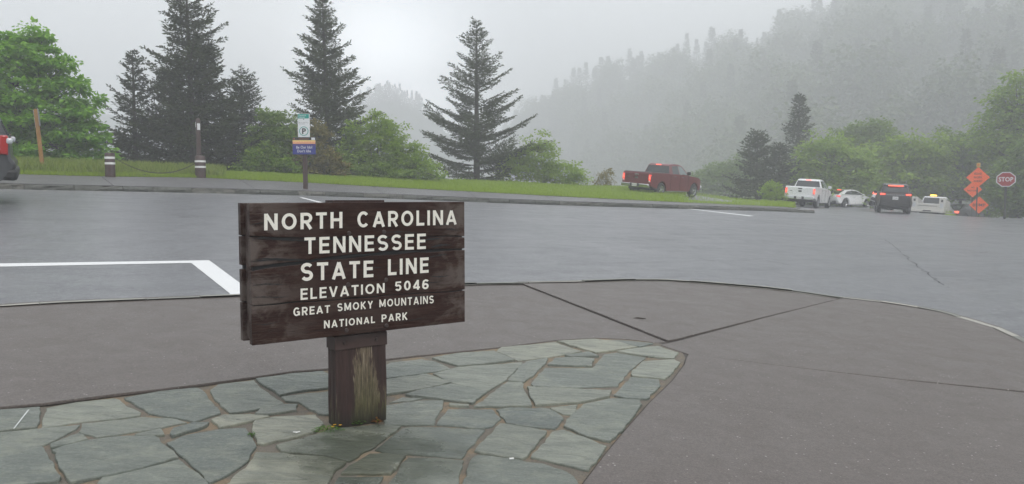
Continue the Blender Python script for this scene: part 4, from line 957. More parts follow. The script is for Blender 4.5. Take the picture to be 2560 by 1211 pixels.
plain('tail_lit', (.55, .02, .015), .2, emit=(1, .07, .045), es=.55); plain('brake_lit', (.6, .05, .02), .2, emit=(1, .15, .09), es=1.1); plain('tail_unlit', (.42, .008, .010), .15, coat=1); plain('lamp_clear', (.55, .57, .60), .1, coat=1); plain('amber_lit', (.8, .4, .03), .3, emit=(1, .55, .05), es=4.0); plain('plate', (.72, .72, .70), .5); plain('plate_text', (.06, .07, .15), .5)
def arc(cx, cz, r, a0, a1, n=9): return [(cx + r * math.cos(math.radians(a0 + (a1 - a0) * i / (n - 1))), cz + r * math.sin(math.radians(a0 + (a1 - a0) * i / (n - 1)))) for i in range(n)]
def profile_body(name, outline, hw, mat, parent, bevel=.045, seg=3):
    """side outline (x, z) carried across the width; hw(x, z) is the half width"""
    n = len(outline); V = [(x, hw(x, z), z) for x, z in outline] + [(x, -hw(x, z), z) for x, z in outline]
    F = [tuple(range(n)), tuple(range(2 * n - 1, n - 1, -1))] + [(i, i + n, (i + 1) % n + n, (i + 1) % n) for i in range(n)]
    me = bpy.data.meshes.new(name); me.from_pydata(V, [], F); bm = bmesh.new(); bm.from_mesh(me); bmesh.ops.recalc_face_normals(bm, faces=bm.faces[:]); bm.to_mesh(me); bm.free(); me.materials.append(mat)
    o = link(name, me, parent)
    if bevel:
        m = o.modifiers.new('bevel', 'BEVEL'); m.width = bevel; m.segments = seg; m.limit_method = 'ANGLE'; m.angle_limit = math.radians(40)
    me.polygons.foreach_set('use_smooth', [True] * len(me.polygons))
    try: me.set_sharp_from_angle(angle=math.radians(35))
    except Exception: pass
    return o
def side_panel(name, poly, hw, mat, parent, lift=.006, sides=(1, -1), thick=.012):
    out = []
    for sd in sides:
        P = [Vector((x, sd * (hw(x, z) + lift), z)) for x, z in poly]
        mb = MB().prism(P if sd < 0 else P[::-1], (0, -sd * thick, 0)); out.append(mb.build(name, mat, parent))
    return out
def wheel(x, y, r, parent, w=.24, spokes=6, rimr=.62):
    sd = 1 if y > 0 else -1; e = None; n = 24; yo = y; yi = y - sd * w
    prof = [(r * .60, yi), (r * .93, yi), (r, yi + sd * .04), (r, yo - sd * .04), (r * .94, yo), (r * rimr, yo + sd * .005), (r * rimr, yo - sd * .06)]
    V = [(x + a * math.cos(2 * math.pi * k / n), b, r + a * math.sin(2 * math.pi * k / n)) for a, b in prof for k in range(n)]
    F = [(i * n + k, i * n + (k + 1) % n, (i + 1) * n + (k + 1) % n, (i + 1) * n + k) for i in range(len(prof) - 1) for k in range(n)]
    me = bpy.data.meshes.new('wheel'); me.from_pydata(V, [], F); bm = bmesh.new(); bm.from_mesh(me); bmesh.ops.recalc_face_normals(bm, faces=bm.faces[:]); bm.to_mesh(me); bm.free(); me.materials.append(M['tyre_rubber']); me.polygons.foreach_set('use_smooth', [True] * len(me.polygons)); t = link('wheel', me, parent)
    mb = MB(); mb.tube([(x, yo - sd * .07, r), (x, yo - sd * .05, r)], r * rimr * .98, n); mb.build('brake_disc', M['black_trim'], t)
    mb = MB(); mb.tube([(x, yo - sd * .06, r), (x, yo + sd * .006, r)], r * .16, 12)
    for k in range(spokes):
        a = 2 * math.pi * k / spokes + .3; c, s = math.cos(a), math.sin(a); R_ = Matrix.Rotation(-a, 3, 'Y')
        mb.box((x + c * r * rimr * .5, yo - sd * .02, r + s * r * rimr * .5), (r * rimr * .98, .03, r * .16), R_)
    ro, ri = r * rimr, r * rimr * .86; V = []
    for k in range(n): t_ = 2 * math.pi * k / n; V += [(x + ro * math.cos(t_), yo + sd * .004, r + ro * math.sin(t_)), (x + ri * math.cos(t_), yo - sd * .02, r + ri * math.sin(t_))]
    F = [(2 * i, 2 * i + 1, (2 * i + 3) % (2 * n), (2 * i + 2) % (2 * n)) for i in range(n)]; mb.add(V, F if sd < 0 else [f[::-1] for f in F])
    mb.build('rim', M['alloy'], t)
def place(e, x, y, az, Y=None, off=-.1, scale=1.0, zs=1.0, level=False, dz=0.0, pitch=0.0, z=None):
    """stand a vehicle on the slope, centre seen at pixel x, y; az clockwise from straight ahead, degrees"""
    p = at(x, y, off) if Y is None else None
    if Y is not None: X = (x - CXP) / FPX * Y; p = Vector((X, Y, G(X, Y) + off))
    gx = (G(p.x + .8, p.y) - G(p.x - .8, p.y)) / 1.6; gy = (G(p.x, p.y + .8) - G(p.x, p.y - .8)) / 1.6; n = Vector((-gx, -gy, 1)).normalized()
    if level: n = Vector((.05, -.02, 1)).normalized()
    p.z = p.z + dz if z is None else z
    n = (n + Vector((math.sin(math.radians(az)), math.cos(math.radians(az)), 0)) * pitch).normalized()
    f = Vector((math.sin(math.radians(az)), math.cos(math.radians(az)), 0)); f = (f - n * f.dot(n)).normalized(); l = n.cross(f)
    Mx = Matrix((f, l, n)).transposed().to_4x4(); Mx.translation = p; e.matrix_world = Mx @ Matrix.Diagonal((scale, scale, scale * zs, 1))
    return p
def number_plate(parent, x, y, z, txt=None):
    pl = MB().box((x, y, z), (.012, .32, .16)).build('number_plate', M['plate'], parent)
    put_text(txt or 'HTX 482', 'lettering', M['plate_text'], pl, (x - .0085, y + .13, z - .045), (0, -1, 0), (0, 0, 1), .26, .08, .0)

def pickup(paint, label, extra=None, lit=True, cover=True, rails=False):
    e = empty('pickup_truck'); tag(e, label, 'pickup'); L2, r = 2.93, .41; ra, fa = -1.72, 1.95
    hwb = lambda x, z: .98 - .05 * max(0, (z - 1.05) / .35) - .03 * max(0, (.6 - z) / .25) - (.16 * ((x - 2.2) / .73) ** 2 if x > 2.2 else 0)
    out = [(-2.88, .62), (-2.90, .8), (-2.90, 1.30), (-2.86, 1.37), (-.80, 1.37), (-.79, 1.34), (1.22, 1.30), (1.9, 1.26), (2.5, 1.19), (2.82, 1.08), (2.93, .92), (2.93, .55), (2.75, .42)]
    out += arc(fa, r, .50, 4, 176, 11) + [(1.38, .36), (-1.15, .36)] + arc(ra, r, .50, 4, 176, 11) + [(-2.35, .50)]
    profile_body('body', out, hwb, M[paint], e)
    hwc = lambda x, z: .925 - .23 * max(0, (z - 1.30)) / .62
    cab = [(-.80, 1.30), (-.66, 1.82), (-.55, 1.90), (-.1, 1.945), (.35, 1.93), (.72, 1.86), (1.40, 1.29)]
    cb = profile_body('cab', cab, hwc, M[paint], e, .035)
    side_panel('side_window', [(-.52, 1.37), (-.45, 1.80), (.20, 1.84), (.20, 1.35)], hwc, M['auto_glass'], cb)
    side_panel('side_window', [(.27, 1.35), (.27, 1.84), (.62, 1.80), (1.10, 1.38), (1.05, 1.35)], hwc, M['clear_glass'], cb)
    rw = [Vector((-.80 + (z - 1.30) * .269 - .006, y, z)) for y, z in ((.80, 1.40), (-.80, 1.40), (-.70, 1.80), (.70, 1.80))]
    MB().prism(rw, (.012, 0, 0)).build('rear_window', M['auto_glass'], cb)
    ws = [Vector((.76 + (1.83 - z) * 1.20, y, z)) for y, z in ((-.70, 1.80), (.70, 1.80), (.83, 1.36), (-.83, 1.36))]
    MB().prism(ws, (-.012, 0, .006)).build('windscreen', M['auto_glass'], cb)
    MB().box((-.70, 0, 1.865), (.05, .34, .05)).build('brake_lamp', M['brake_lit'] if lit else M['tail_unlit'], cb, bevel=.01)
    # tailgate
    tg = MB().box((-2.905, 0, 1.01), (.03, 1.62, .58)).build('tailgate', M[paint], e, bevel=.012)
    MB().box((-2.925, 0, 1.23), (.02, .26, .07)).build('handle', M['black_trim'] if not rails else M['chrome'], tg, bevel=.01)
    nE = 20; MB().prism([(-2.922, .125 * math.cos(2 * math.pi * i / nE), 1.06 + .055 * math.sin(2 * math.pi * i / nE)) for i in range(nE)], (-.008, 0, 0)).build('emblem', M['chrome'] if rails else M['black_trim'], tg)
    MB().box((-2.922, .58, 1.07), (.008, .18, .035)).build('badge', M['chrome'] if rails else M['black_trim'], tg)
    for s in (1, -1):
        tl = MB().box((-2.86, s * .885, 1.04), (.12, .13, .42)).build('tail_lamp', M['tail_lit'] if lit else M['tail_unlit'], e, bevel=.02)
        MB().box((-2.922, s * .885, 1.08), (.012, .085, .20)).build('bulb', M['brake_lit'], tl)
        MB().box((-2.92, s * .885, .875), (.012, .10, .08)).build('reverse_lens', M['lamp_clear'], tl)
        MB().box((1.02, s * 1.08, 1.44), (.13, .22, .20)).build('wing_mirror', M[paint] if not rails else M['black_trim'], e, bevel=.04)
        MB().box((-.30, s * .985, 1.20), (.19, .03, .035)).build('door_handle', M['chrome'], e, bevel=.008); MB().box((.55, s * .985, 1.19), (.19, .03, .035)).build('door_handle', M['chrome'], e, bevel=.008)
        for x in (-.80, .235, 1.18): MB().box((x, s * .985, .86), (.012, .008, .82)).build('door_seam', M['black_trim'], e)
        MB().box((.1, s * .90, .345), (2.3, .12, .05)).build('running_board', M['chrome'] if rails else M['black_trim'], e, bevel=.01)
        for x in (ra, fa): wheel(x, s * .965, r, e)
    MB().box((0, 0, .55), (5.2, 1.40, .36)).build('underbody', M['black_trim'], e)
    bp = MB().box((-2.98, 0, .62), (.18, 1.86, .20)).build('rear_bumper', M['chrome'], e, bevel=.035); MB().box((-3.075, 0, .63), (.02, .62, .16)).build('plate_recess', M['black_trim'], bp); number_plate(bp, -3.09, 0, .63)
    MB().box((2.95, 0, .60), (.16, 1.80, .26)).build('front_bumper', M['chrome'], e, bevel=.04)
    if cover: MB().box((-1.83, 0, 1.375), (2.02, 1.74, .03)).build('bed_cover', M['black_trim'], e, bevel=.01)
    return e
t = pickup('paint_red', 'dark red crew cab pickup truck driving behind the lawn', rails=True); place(t, 1655, 0, 43, Y=46.5)
t = pickup('paint_white', 'white pickup truck with lit tail lamps at the kerb end', cover=False); place(t, 2020, 0, 33, Y=53.5)
t['label'] = 'white pickup truck waiting at the end of the stone kerb'

def car(name, paint, label, cat, out, cab, hwb, hwc, wheels, r, track):
    e = empty(name); tag(e, label, cat); b = profile_body('body', out, hwb, M[paint], e, .06); c = profile_body('cabin', cab, hwc, M[paint], e, .05)
    for x in wheels:
        for s in (1, -1): wheel(x, s * track, r, e, .22, 10)
    MB().box((0, 0, .36), ((out[0][0] * -1) * 1.7, track * 1.5, .26)).build('underbody', M['black_trim'], e)
    return e, b, c
# white hatchback coupe
r = .33; ra, fa = -1.32, 1.33
hwb = lambda x, z: .885 - .07 * max(0, (z - .75) / .25) - .05 * max(0, (.4 - z) / .2) - (.20 * ((x - 1.4) / .7) ** 2 if x > 1.4 else 0) - (.14 * ((-x - 1.5) / .6) ** 2 if x < -1.5 else 0)
out = [(-2.02, .32), (-2.10, .50), (-2.10, .78), (-2.02, .96), (-1.6, 1.0), (1.0, .95), (1.6, .84), (2.0, .68), (2.12, .5), (2.05, .28)] + arc(fa, r, .40, 2, 178) + [(.9, .2), (-.9, .2)] + arc(ra, r, .40, 2, 178) + [(-1.8, .26)]
hwc = lambda x, z: .80 - .26 * max(0, (z - .93)) / .45 - (.12 * ((-x - 1.0) / .9) ** 2 if x < -1.0 else 0)
cab = [(-1.92, .95), (-1.55, 1.17), (-1.05, 1.33), (-.4, 1.40), (.2, 1.37), (.55, 1.28), (1.2, .93)]
e, b, c = car('coupe_car', 'paint_white', 'white low coupe car with red tail lamps between the white pickup and dark sport utility', 'car', out, cab, hwb, hwc, (ra, fa), r, .86)
side_panel('side_window', [(-1.35, 1.02), (-.95, 1.24), (-.3, 1.32), (.15, 1.29), (.45, 1.22), (.90, .99)], hwc, M['auto_glass'], c)
P_ = [Vector((x, y, z)) for x, y, z in ((-1.88, .58, 1.0), (-1.88, -.58, 1.0), (-1.12, -.50, 1.325), (-1.12, .50, 1.325))]; MB().prism(P_, (-.02, 0, .02)).build('rear_window', M['auto_glass'], c)
MB().box((-1.15, 0, 1.36), (.10, .52, .06)).build('brake_lamp', M['brake_lit'], c, bevel=.02)
for s in (1, -1):
    MB().box((-1.98, s * .66, .86), (.20, .26, .13)).build('tail_lamp', M['tail_lit'], e, bevel=.03); MB().box((.72, s * .90, 1.02), (.12, .16, .11)).build('wing_mirror', M['paint_white'], e, bevel=.03)
    MB().box((-.15, s * .872, .58), (.01, .012, .6)).build('door_seam', M['black_trim'], e); MB().box((-.35, s * .875, .80), (.16, .02, .03)).build('door_handle', M['chrome'], e)
dm = MB().box((-2.08, 0, .38), (.06, 1.1, .26)).build('bumper_insert', M['black_trim'], e, bevel=.03); number_plate(dm, -2.12, 0, .48)
MB().box((-2.112, 0, .86), (.01, .12, .06)).build('emblem', M['chrome'], e)
place(e, 2116, 0, 60, Y=62)

# sport utility shape, used for the dark one at the junction and the near one on the left
def suv(paint, label, boxy, lit):
    r = .38; ra, fa = -1.42, 1.45; Z = 1.0
    hwb = lambda x, z: .985 - .06 * max(0, (z - .85) / .25) - .05 * max(0, (.45 - z) / .2) - (.22 * ((x - 1.7) / .7) ** 2 if x > 1.7 else 0) - (.16 * ((-x - 1.9) / .5) ** 2 if x < -1.9 else 0)
    if boxy: out = [(-2.25, .42), (-2.42, .50), (-2.46, .70), (-2.38, .80), (-2.36, 1.0), (-2.31, 1.22), (1.1, 1.15), (1.8, 1.08), (2.25, .92), (2.42, .65), (2.36, .38)]; cab = [(-2.36, 1.12), (-2.21, 1.44), (-2.02, 1.70), (-1.2, 1.77), (-.2, 1.78), (.45, 1.70), (1.25, 1.12)]
    else: out = [(-2.22, .36), (-2.36, .50), (-2.40, .78), (-2.33, 1.02), (-2.16, 1.14), (1.1, 1.10), (1.8, 1.03), (2.25, .88), (2.40, .62), (2.34, .34)]; cab = [(-2.22, 1.06), (-1.92, 1.48), (-1.96, 1.56), (-1.3, 1.64), (-.3, 1.66), (.4, 1.58), (1.2, 1.06)]
    out = out + arc(fa, r, .46, 2, 178) + [(.95, .28), (-.95, .28)] + arc(ra, r, .46, 2, 178) + [(-2.0, .32)]
    hwc = lambda x, z: .90 - .24 * max(0, (z - 1.06)) / .62 - (.08 * ((-x - 1.4) / .8) ** 2 if x < -1.4 else 0)
    e, b, c = car('sport_utility', paint, label, 'suv', out, cab, hwb, hwc, (ra, fa), r, .955)
    top = cab[-3][1] - .10
    side_panel('side_window', [(-1.85, 1.18), (-1.70, top - .08), (-.35, top), (-.35, 1.18)], hwc, M['auto_glass'], c); side_panel('side_window', [(-.27, 1.18), (-.27, top), (.30, top - .06), (.92, 1.2)], hwc, M['auto_glass'], c)
    a_, b_ = cab[0], cab[1]; P_ = []
    for y, f in ((.70, .22), (-.70, .22), (-.62, .95), (.62, .95)): P_.append(Vector((a_[0] + (b_[0] - a_[0]) * f - .012, y, a_[1] + (b_[1] - a_[1]) * f)))
    MB().prism(P_, (-.012, 0, .01)).build('rear_window', M['auto_glass'], c)
    return e, b, c, out, hwb, hwc
e, b, c, out, hwb, hwc = suv('paint_dark', 'dark sport utility vehicle with glowing tail lamps and red brake strip', False, True)
MB().box((-1.98, 0, 1.575), (.16, 1.16, .035)).build('roof_spoiler', M['paint_silver'], c, bevel=.012); MB().box((-2.02, 0, 1.515), (.07, .86, .06)).build('brake_lamp', M['brake_lit'], c, bevel=.015)  # spoiler is black; its silver colour paints in the bright reflection at the roof
for s in (1, -1):
    tl = MB().box((-2.27, s * .72, 1.04), (.16, .32, .11)).build('tail_lamp', M['tail_lit'], e, bevel=.025); MB().box((-2.36, s * .72, 1.045), (.02, .24, .06)).build('bulb', M['brake_lit'], tl)
    MB().box((.72, s * 1.02, 1.14), (.14, .2, .15)).build('wing_mirror', M['paint_dark'], e, bevel=.04); MB().box((-.35, s * .985, .98), (.2, .02, .03)).build('door_handle', M['chrome'], e); MB().box((-.31, s * .985, .68), (.012, .012, .72)).build('door_seam', M['black_trim'], e)
    MB().box((-2.05, s * .60, .42), (.34, .2, .1)).build('exhaust_trim', M['alloy'], e, bevel=.02)
tgp = MB().box((-2.375, 0, .83), (.03, .52, .16)).build('plate_recess', M['black_trim'], e, bevel=.01); number_plate(tgp, -2.40, 0, .84)
put_text('RANGE ROVER', 'lettering', M['chrome'], e, (-2.372, .50, .985), (0, -1, 0), (0, 0, 1), 1.0, .06, .01, 1.5)
MB().box((-2.36, 0, .50), (.09, 1.5, .22)).build('lower_bumper', M['black_trim'], e, bevel=.04)
place(e, 2229, 0, 23, Y=50, zs=1.14)
# near charcoal one cut by the left edge of the picture
e, b, c, out, hwb, hwc = suv('paint_charcoal', 'charcoal sport utility vehicle showing only its rear corner and red lamp', True, False)
for s in (1, -1):
    tl = side_panel('tail_lamp', [(-2.34, .86), (-2.31, 1.17), (-1.98, 1.18), (-1.74, 1.12), (-1.90, .88)], hwb, M['tail_unlit'], e, .012, (s,), .05)[0]
    MB().box((-2.28, s * .82, 1.03), (.12, .20, .32)).build('rear_lens', M['tail_unlit'], tl, bevel=.02)
    MB().box((-2.36, s * .86, 1.10), (.10, .16, .10)).build('reverse_lens', M['lamp_clear'], tl, bevel=.03)
    hk = [(-2.325, .95), (-2.20, .93), (-2.08, 1.02), (-2.0, 1.1), (-2.02, 1.12), (-2.12, 1.05), (-2.22, .965), (-2.32, .985)]
    side_panel('chrome_hook', hk, hwb, M['chrome'], tl, .018, (s,), .01); side_panel('chrome_strip', [(-2.22, 1.19), (-2.2, 1.215), (-1.6, 1.215), (-1.6, 1.195)], hwb, M['chrome'], e, .012, (s,), .02)
    MB().box((.75, s * 1.04, 1.2), (.15, .2, .17)).build('wing_mirror', M['paint_charcoal'], e, bevel=.04); MB().box((-.32, s * .985, .70), (.012, .012, .8)).build('door_seam', M['black_trim'], e); MB().box((-.45, s * .99, 1.0), (.2, .02, .035)).build('door_handle', M['chrome'], e)
    MB().box((-2.40, s * .62, .56), (.10, .26, .10)).build('bumper_reflector', M['alloy'], e, bevel=.03)
MB().box((-2.30, 0, .52), (.36, 1.7, .20)).build('lower_bumper', M['black_trim'], e, bevel=.06); MB().box((-2.3, 0, .86), (.04, 1.3, .5)).build('tailgate', M['paint_charcoal'], e, bevel=.03)
MB().box((-.5, 0, 1.81), (2.4, 1.3, .04)).build('roof_rails', M['black_trim'], e, bevel=.01)
_nearsuv = e; kd = Vector((-.853, -.52, 0)); az = math.degrees(math.atan2(kd.x, kd.y))
pc = at(42, 470, -.1); Yc = 17.6; Xr = (46 - CXP) / FPX * Yc; ctr = Vector((Xr, Yc, 0)) + kd * 2.46 * 1.25
place(e, CXP + ctr.x / ctr.y * FPX, 0, az, Y=ctr.y, scale=1.25)
# plain saloon used for the two half hidden cars
def saloon(paint, label):
    r = .33; ra, fa = -1.38, 1.40
    hwb = lambda x, z: .90 - .06 * max(0, (z - .7) / .25) - (.2 * ((x - 1.6) / .8) ** 2 if x > 1.6 else 0) - (.16 * ((-x - 1.8) / .6) ** 2 if x < -1.8 else 0)
    out = [(-2.22, .34), (-2.34, .52), (-2.34, .86), (-2.2, 1.0), (-1.5, 1.03), (1.1, .97), (1.9, .84), (2.3, .66), (2.36, .45), (2.25, .28)] + arc(fa, r, .40, 2, 178) + [(.95, .2), (-.95, .2)] + arc(ra, r, .40, 2, 178) + [(-2.0, .26)]
    hwc = lambda x, z: .80 - .22 * max(0, (z - .98)) / .45
    cab = [(-1.75, .99), (-1.1, 1.36), (-.5, 1.44), (.1, 1.43), (.5, 1.36), (1.25, .96)]
    e, b, c = car('saloon_car', paint, label, 'car', out, cab, hwb, hwc, (ra, fa), r, .87)
    side_panel('side_window', [(-1.30, 1.06), (-.9, 1.32), (-.2, 1.37), (-.2, 1.05)], hwc, M['auto_glass'], c); side_panel('side_window', [(-.13, 1.05), (-.13, 1.37), (.40, 1.30), (.95, 1.03)], hwc, M['auto_glass'], c)
    P_ = [Vector((x, y, z)) for x, y, z in ((-1.68, .62, 1.04), (-1.68, -.62, 1.04), (-1.16, -.55, 1.34), (-1.16, .55, 1.34))]; MB().prism(P_, (-.015, 0, .015)).build('rear_window', M['auto_glass'], c)
    for s in (1, -1): MB().box((-2.22, s * .66, .84), (.26, .32, .17)).build('tail_lamp', M['brake_lit'], e, bevel=.03); MB().box((.75, s * .92, 1.05), (.12, .17, .12)).build('wing_mirror', M[paint], e, bevel=.03)
    MB().box((-2.30, 0, .42), (.10, 1.5, .22)).build('rear_bumper', M['black_trim'], e, bevel=.03); number_plate(e, -2.36, 0, .66)
    return e
place(saloon('paint_white', 'white car mostly hidden behind the dark sport utility vehicle'), 2206, 0, 40, Y=61)
place(saloon('paint_dark', 'dark car with one red lamp showing beside the BUMP sign'), 2412, 0, 62, Y=62)
# service truck with cabinet body, low behind the verge
e = empty('service_truck'); tag(e, 'pale service truck with cabinet body and amber roof beacon', 'truck'); r = .38
hwb = lambda x, z: .96 - (.2 * ((x - 2.2) / .7) ** 2 if x > 2.2 else 0)
out = [(-.7, .5), (-.7, 1.30), (1.25, 1.28), (2.3, 1.16), (2.75, 1.0), (2.86, .6), (2.7, .42)] + arc(1.9, r, .47, 4, 176) + [(1.3, .36), (-.5, .36)]
profile_body('body', out, hwb, M['paint_silver'], e)
hwc = lambda x, z: .90 - .22 * max(0, (z - 1.28)) / .6
cb = profile_body('cab', [(-.68, 1.26), (-.60, 1.82), (-.4, 1.9), (.3, 1.9), (.66, 1.82), (1.3, 1.26)], hwc, M['paint_white'], e, .035)
side_panel('side_window', [(-.45, 1.34), (-.40, 1.78), (.45, 1.78), (.95, 1.36)], hwc, M['auto_glass'], cb); MB().prism([Vector((-.68 + (z - 1.26) * .14 - .008, y, z)) for y, z in ((.74, 1.36), (-.74, 1.36), (-.66, 1.78), (.66, 1.78))], (.012, 0, 0)).build('rear_window', M['auto_glass'], cb)
for s in (1, -1):
    cbx = MB().box((-1.85, s * .84, .98), (2.2, .36, .98)).build('cabinet', M['paint_tan'], e, bevel=.02)
    MB().box((-2.955, s * .84, 1.25), (.012, .12, .16)).build('lamp_recess', M['black_trim'], cbx); MB().box((-2.955, s * .84, .92), (.012, .20, .30)).build('lamp_panel', M['paint_silver'], cbx)
    for x in (-2.5, -1.85, -1.2): MB().box((x, s * 1.022, .98), (.5, .01, .8)).build('cabinet_door', M['paint_tan'], cbx, bevel=.004)
    MB().box((.95, s * 1.1, 1.42), (.12, .22, .22)).build('wing_mirror', M['black_trim'], e, bevel=.03)
    for x in (-1.75, 1.9): wheel(x, s * .93, r, e)
tg = MB().box((-2.90, 0, .82), (.10, 1.32, .40)).build('tailgate', M['paint_tan'], e, bevel=.015); MB().box((-2.955, 0, .88), (.01, 1.2, .03)).build('groove', M['black_trim'], tg)
MB().box((-2.96, 0, .52), (.2, 2.04, .18)).build('rear_bumper', M['paint_tan'], e, bevel=.02); MB().box((-3.07, 0, .53), (.02, .5, .07)).build('step_recess', M['black_trim'], e)
MB().box((-1.85, 0, .62), (2.1, 1.36, .12)).build('load_floor', M['black_trim'], e); MB().box((0, 0, .5), (4.6, 1.2, .28)).build('underbody', M['black_trim'], e)
bar = MB().box((-.15, 0, 1.945), (.2, .9, .05)).build('light_bar', M['black_trim'], e); MB().box((-.15, .18, 2.0), (.16, .40, .09)).build('beacon', M['amber_lit'], bar, bevel=.03)
place(e, 2334, 0, 38, Y=55, level=True, z=-.72, pitch=.14)
# ------------------------------------------------------------------ trees
def rot_about(v, k, a):
    """rotate rows of v about unit rows k by angles a"""
    c, s = np.cos(a)[:, None], np.sin(a)[:, None]; return v * c + np.cross(k, v) * s + k * (np.sum(k * v, 1)[:, None]) * (1 - c)
def unit(v): return v / np.maximum(np.linalg.norm(v, axis=1), 1e-6)[:, None]
def rhombs(c, a, b):
    """leaf quads: centre-base c, long axis a (full), half width b"""
    n = len(c); V = np.empty((n, 4, 3)); V[:, 0] = c; V[:, 1] = c + a * .5 + b; V[:, 2] = c + a; V[:, 3] = c + a * .5 - b
    return V.reshape(-1, 3), np.arange(n * 4).reshape(n, 4)
def tubes_np(P0, P1, r0, r1, n=4):
    d = unit(P1 - P0); ref = np.where(np.abs(d[:, 2:3]) > .9, np.array([[1., 0, 0]]), np.array([[0., 0, 1]])); a = unit(np.cross(d, ref)); b = np.cross(d, a); m = len(P0)
    V = np.empty((m, 2 * n, 3)); 
    for k in range(n):
        t = 2 * np.pi * k / n; w = a * np.cos(t) + b * np.sin(t); V[:, k] = P0 + w * r0[:, None]; V[:, n + k] = P1 + w * r1[:, None]
    base = np.arange(m)[:, None] * 2 * n; F = [np.stack([base[:, 0] + k, base[:, 0] + (k + 1) % n, base[:, 0] + n + (k + 1) % n, base[:, 0] + n + k], 1) for k in range(n)]
    return V.reshape(-1, 3), np.concatenate(F)
def spruce_geo(H, R, seed, h0=.03, whorl=.26, per=(5, 8), twig=.075, blade=.17, bw=.036, gap=.1, power=.85, up=.25, ragged=.35, twl=.36):
    g = np.random.default_rng(seed); B = []
    h = H * h0 + .1
    while h < H * .985:
        t = h / H; n = g.integers(per[0], per[1]); ph = g.uniform(0, 6.28)
        for k in range(n):
            if g.random() < gap: continue
            ln = R * ((1 - t) ** power) * g.uniform(1 - ragged, 1 + ragged * .35) * (.80 + .20 * min(1, t / .12)) + .07
            B.append((h + g.uniform(-.5, .5) * whorl, ph + 6.283 * k / n + g.uniform(-.35, .35), ln, t))
        h += whorl * g.uniform(.75, 1.25) * (1 - .45 * t)
    B = np.array(B); nb = len(B); hz, az, ln, t = B.T
    dirh = np.stack([np.cos(az), np.sin(az), np.zeros(nb)], 1)
    s1 = up * .2 + (t - .25) * .85 + g.uniform(-.12, .12, nb); s2 = .22 * (1 - t) + g.uniform(-.05, .12, nb)      # start slope, upturn
    def bp(i, s): return np.stack([dirh[i, 0] * ln[i] * s, dirh[i, 1] * ln[i] * s, hz[i] + ln[i] * (s1[i] * s + s2[i] * (s * s - .35 * s) * 1.2)], 1)
    idx = np.arange(nb); wood = []
    for a_, b_ in ((0., .45), (.45, 1.)):
        r0 = .006 + .010 * ln * (1 - a_) ; r1 = .004 + .010 * ln * (1 - b_) * .9; wood.append(tubes_np(bp(idx, np.full(nb, a_)), bp(idx, np.full(nb, b_)), r0, r1, 3))
    # side twigs
    nt = np.maximum(4, (ln / twig).astype(int)); I = np.repeat(idx, nt * 2); S = np.concatenate([np.repeat((np.arange(n) + g.uniform(.0, .9, n)) / n, 2) for n in nt]); S = .10 + .90 * np.clip(S, 0, 1)
    sd = np.tile([1., -1.], nt.sum()); p = bp(I, S); fw = unit(bp(I, S + .02) - p); side = np.stack([-dirh[I, 1], dirh[I, 0], np.zeros(len(I))], 1) * sd[:, None]
    tl = (ln[I] * twl * (1 - .78 * S) + .10) * g.uniform(.55, 1.2, len(I)); td = unit(fw * g.uniform(.55, 1.1, len(I))[:, None] + side * .9 + np.array([[0, 0, 1.]]) * g.uniform(-.38, .12, len(I))[:, None])
    # needle blades on twigs
    nn = np.maximum(2, (tl / (blade * .55)).astype(int) + 1); J = np.repeat(np.arange(len(I)), nn); U = np.concatenate([(np.arange(n) + .2) / n for n in nn]) if len(nn) < 400000 else None
    q = p[J] + td[J] * (tl[J] * U)[:, None]; m = len(J); ax = unit(td[J] + g.normal(0, .38, (m, 3)) * np.array([[1, 1, .7]])); L_ = blade * g.uniform(.7, 1.35, m)
    wv = unit(np.cross(ax, g.normal(0, 1, (m, 3)) * .55 + np.array([[0, 0, 1.]]))) * (bw * g.uniform(.7, 1.3, m))[:, None]
    leaf = rhombs(q, ax * L_[:, None], wv)
    return leaf, wood
def cat_geo(parts):
    V = []; F = []; o = 0
    for v, f in parts: V.append(v); F.append(f + o); o += len(v)
    return np.concatenate(V), np.concatenate(F)
def trunk_geo(H, r, lean=(0, 0), n=8, segs=8):
    V = []; F = []
    for j in range(segs + 1):
        t = j / segs; rr = r * (1 - t) ** .8 + .008; 
        for k in range(n): V.append((lean[0] * t * t + rr * math.cos(6.2832 * k / n), lean[1] * t * t + rr * math.sin(6.2832 * k / n), H * t - (.3 if j == 0 else 0)))
    for j in range(segs):
        for k in range(n): F.append((j * n + k, j * n + (k + 1) % n, (j + 1) * n + (k + 1) % n, (j + 1) * n + k))
    return np.array(V), np.array(F)
def spruce(name, label, x, ybase, ytop, Y, halfw, seed, mat='needle', leanpx=0, **kw):
    b = atY(x, ybase, Y); tp = atY(x, ytop, Y); b.z = min(b.z, terrain(b.x, b.y) + .3) if Y < 50 else b.z; H0 = tp.z - atY(x, ybase, Y).z; H = tp.z - b.z; R = halfw * Y / FPX * (H / H0) ** kw.get('power', .85)
    e = empty(name, b, random.uniform(0, 6)); tag(e, label, 'tree')
    e.rotation_euler = (0, math.atan2(leanpx * Y / FPX, H), 0)
    leaf, wood = spruce_geo(H, R, seed, **kw)
    link('trunk', np_mesh('trunk', *trunk_geo(H, .018 * H + .02), M['bark'], True), e)
    link('branches', np_mesh('branches', *cat_geo(wood), M['bark']), e)
    link('crown', np_mesh('crown', *leaf, M[mat]), e); return e
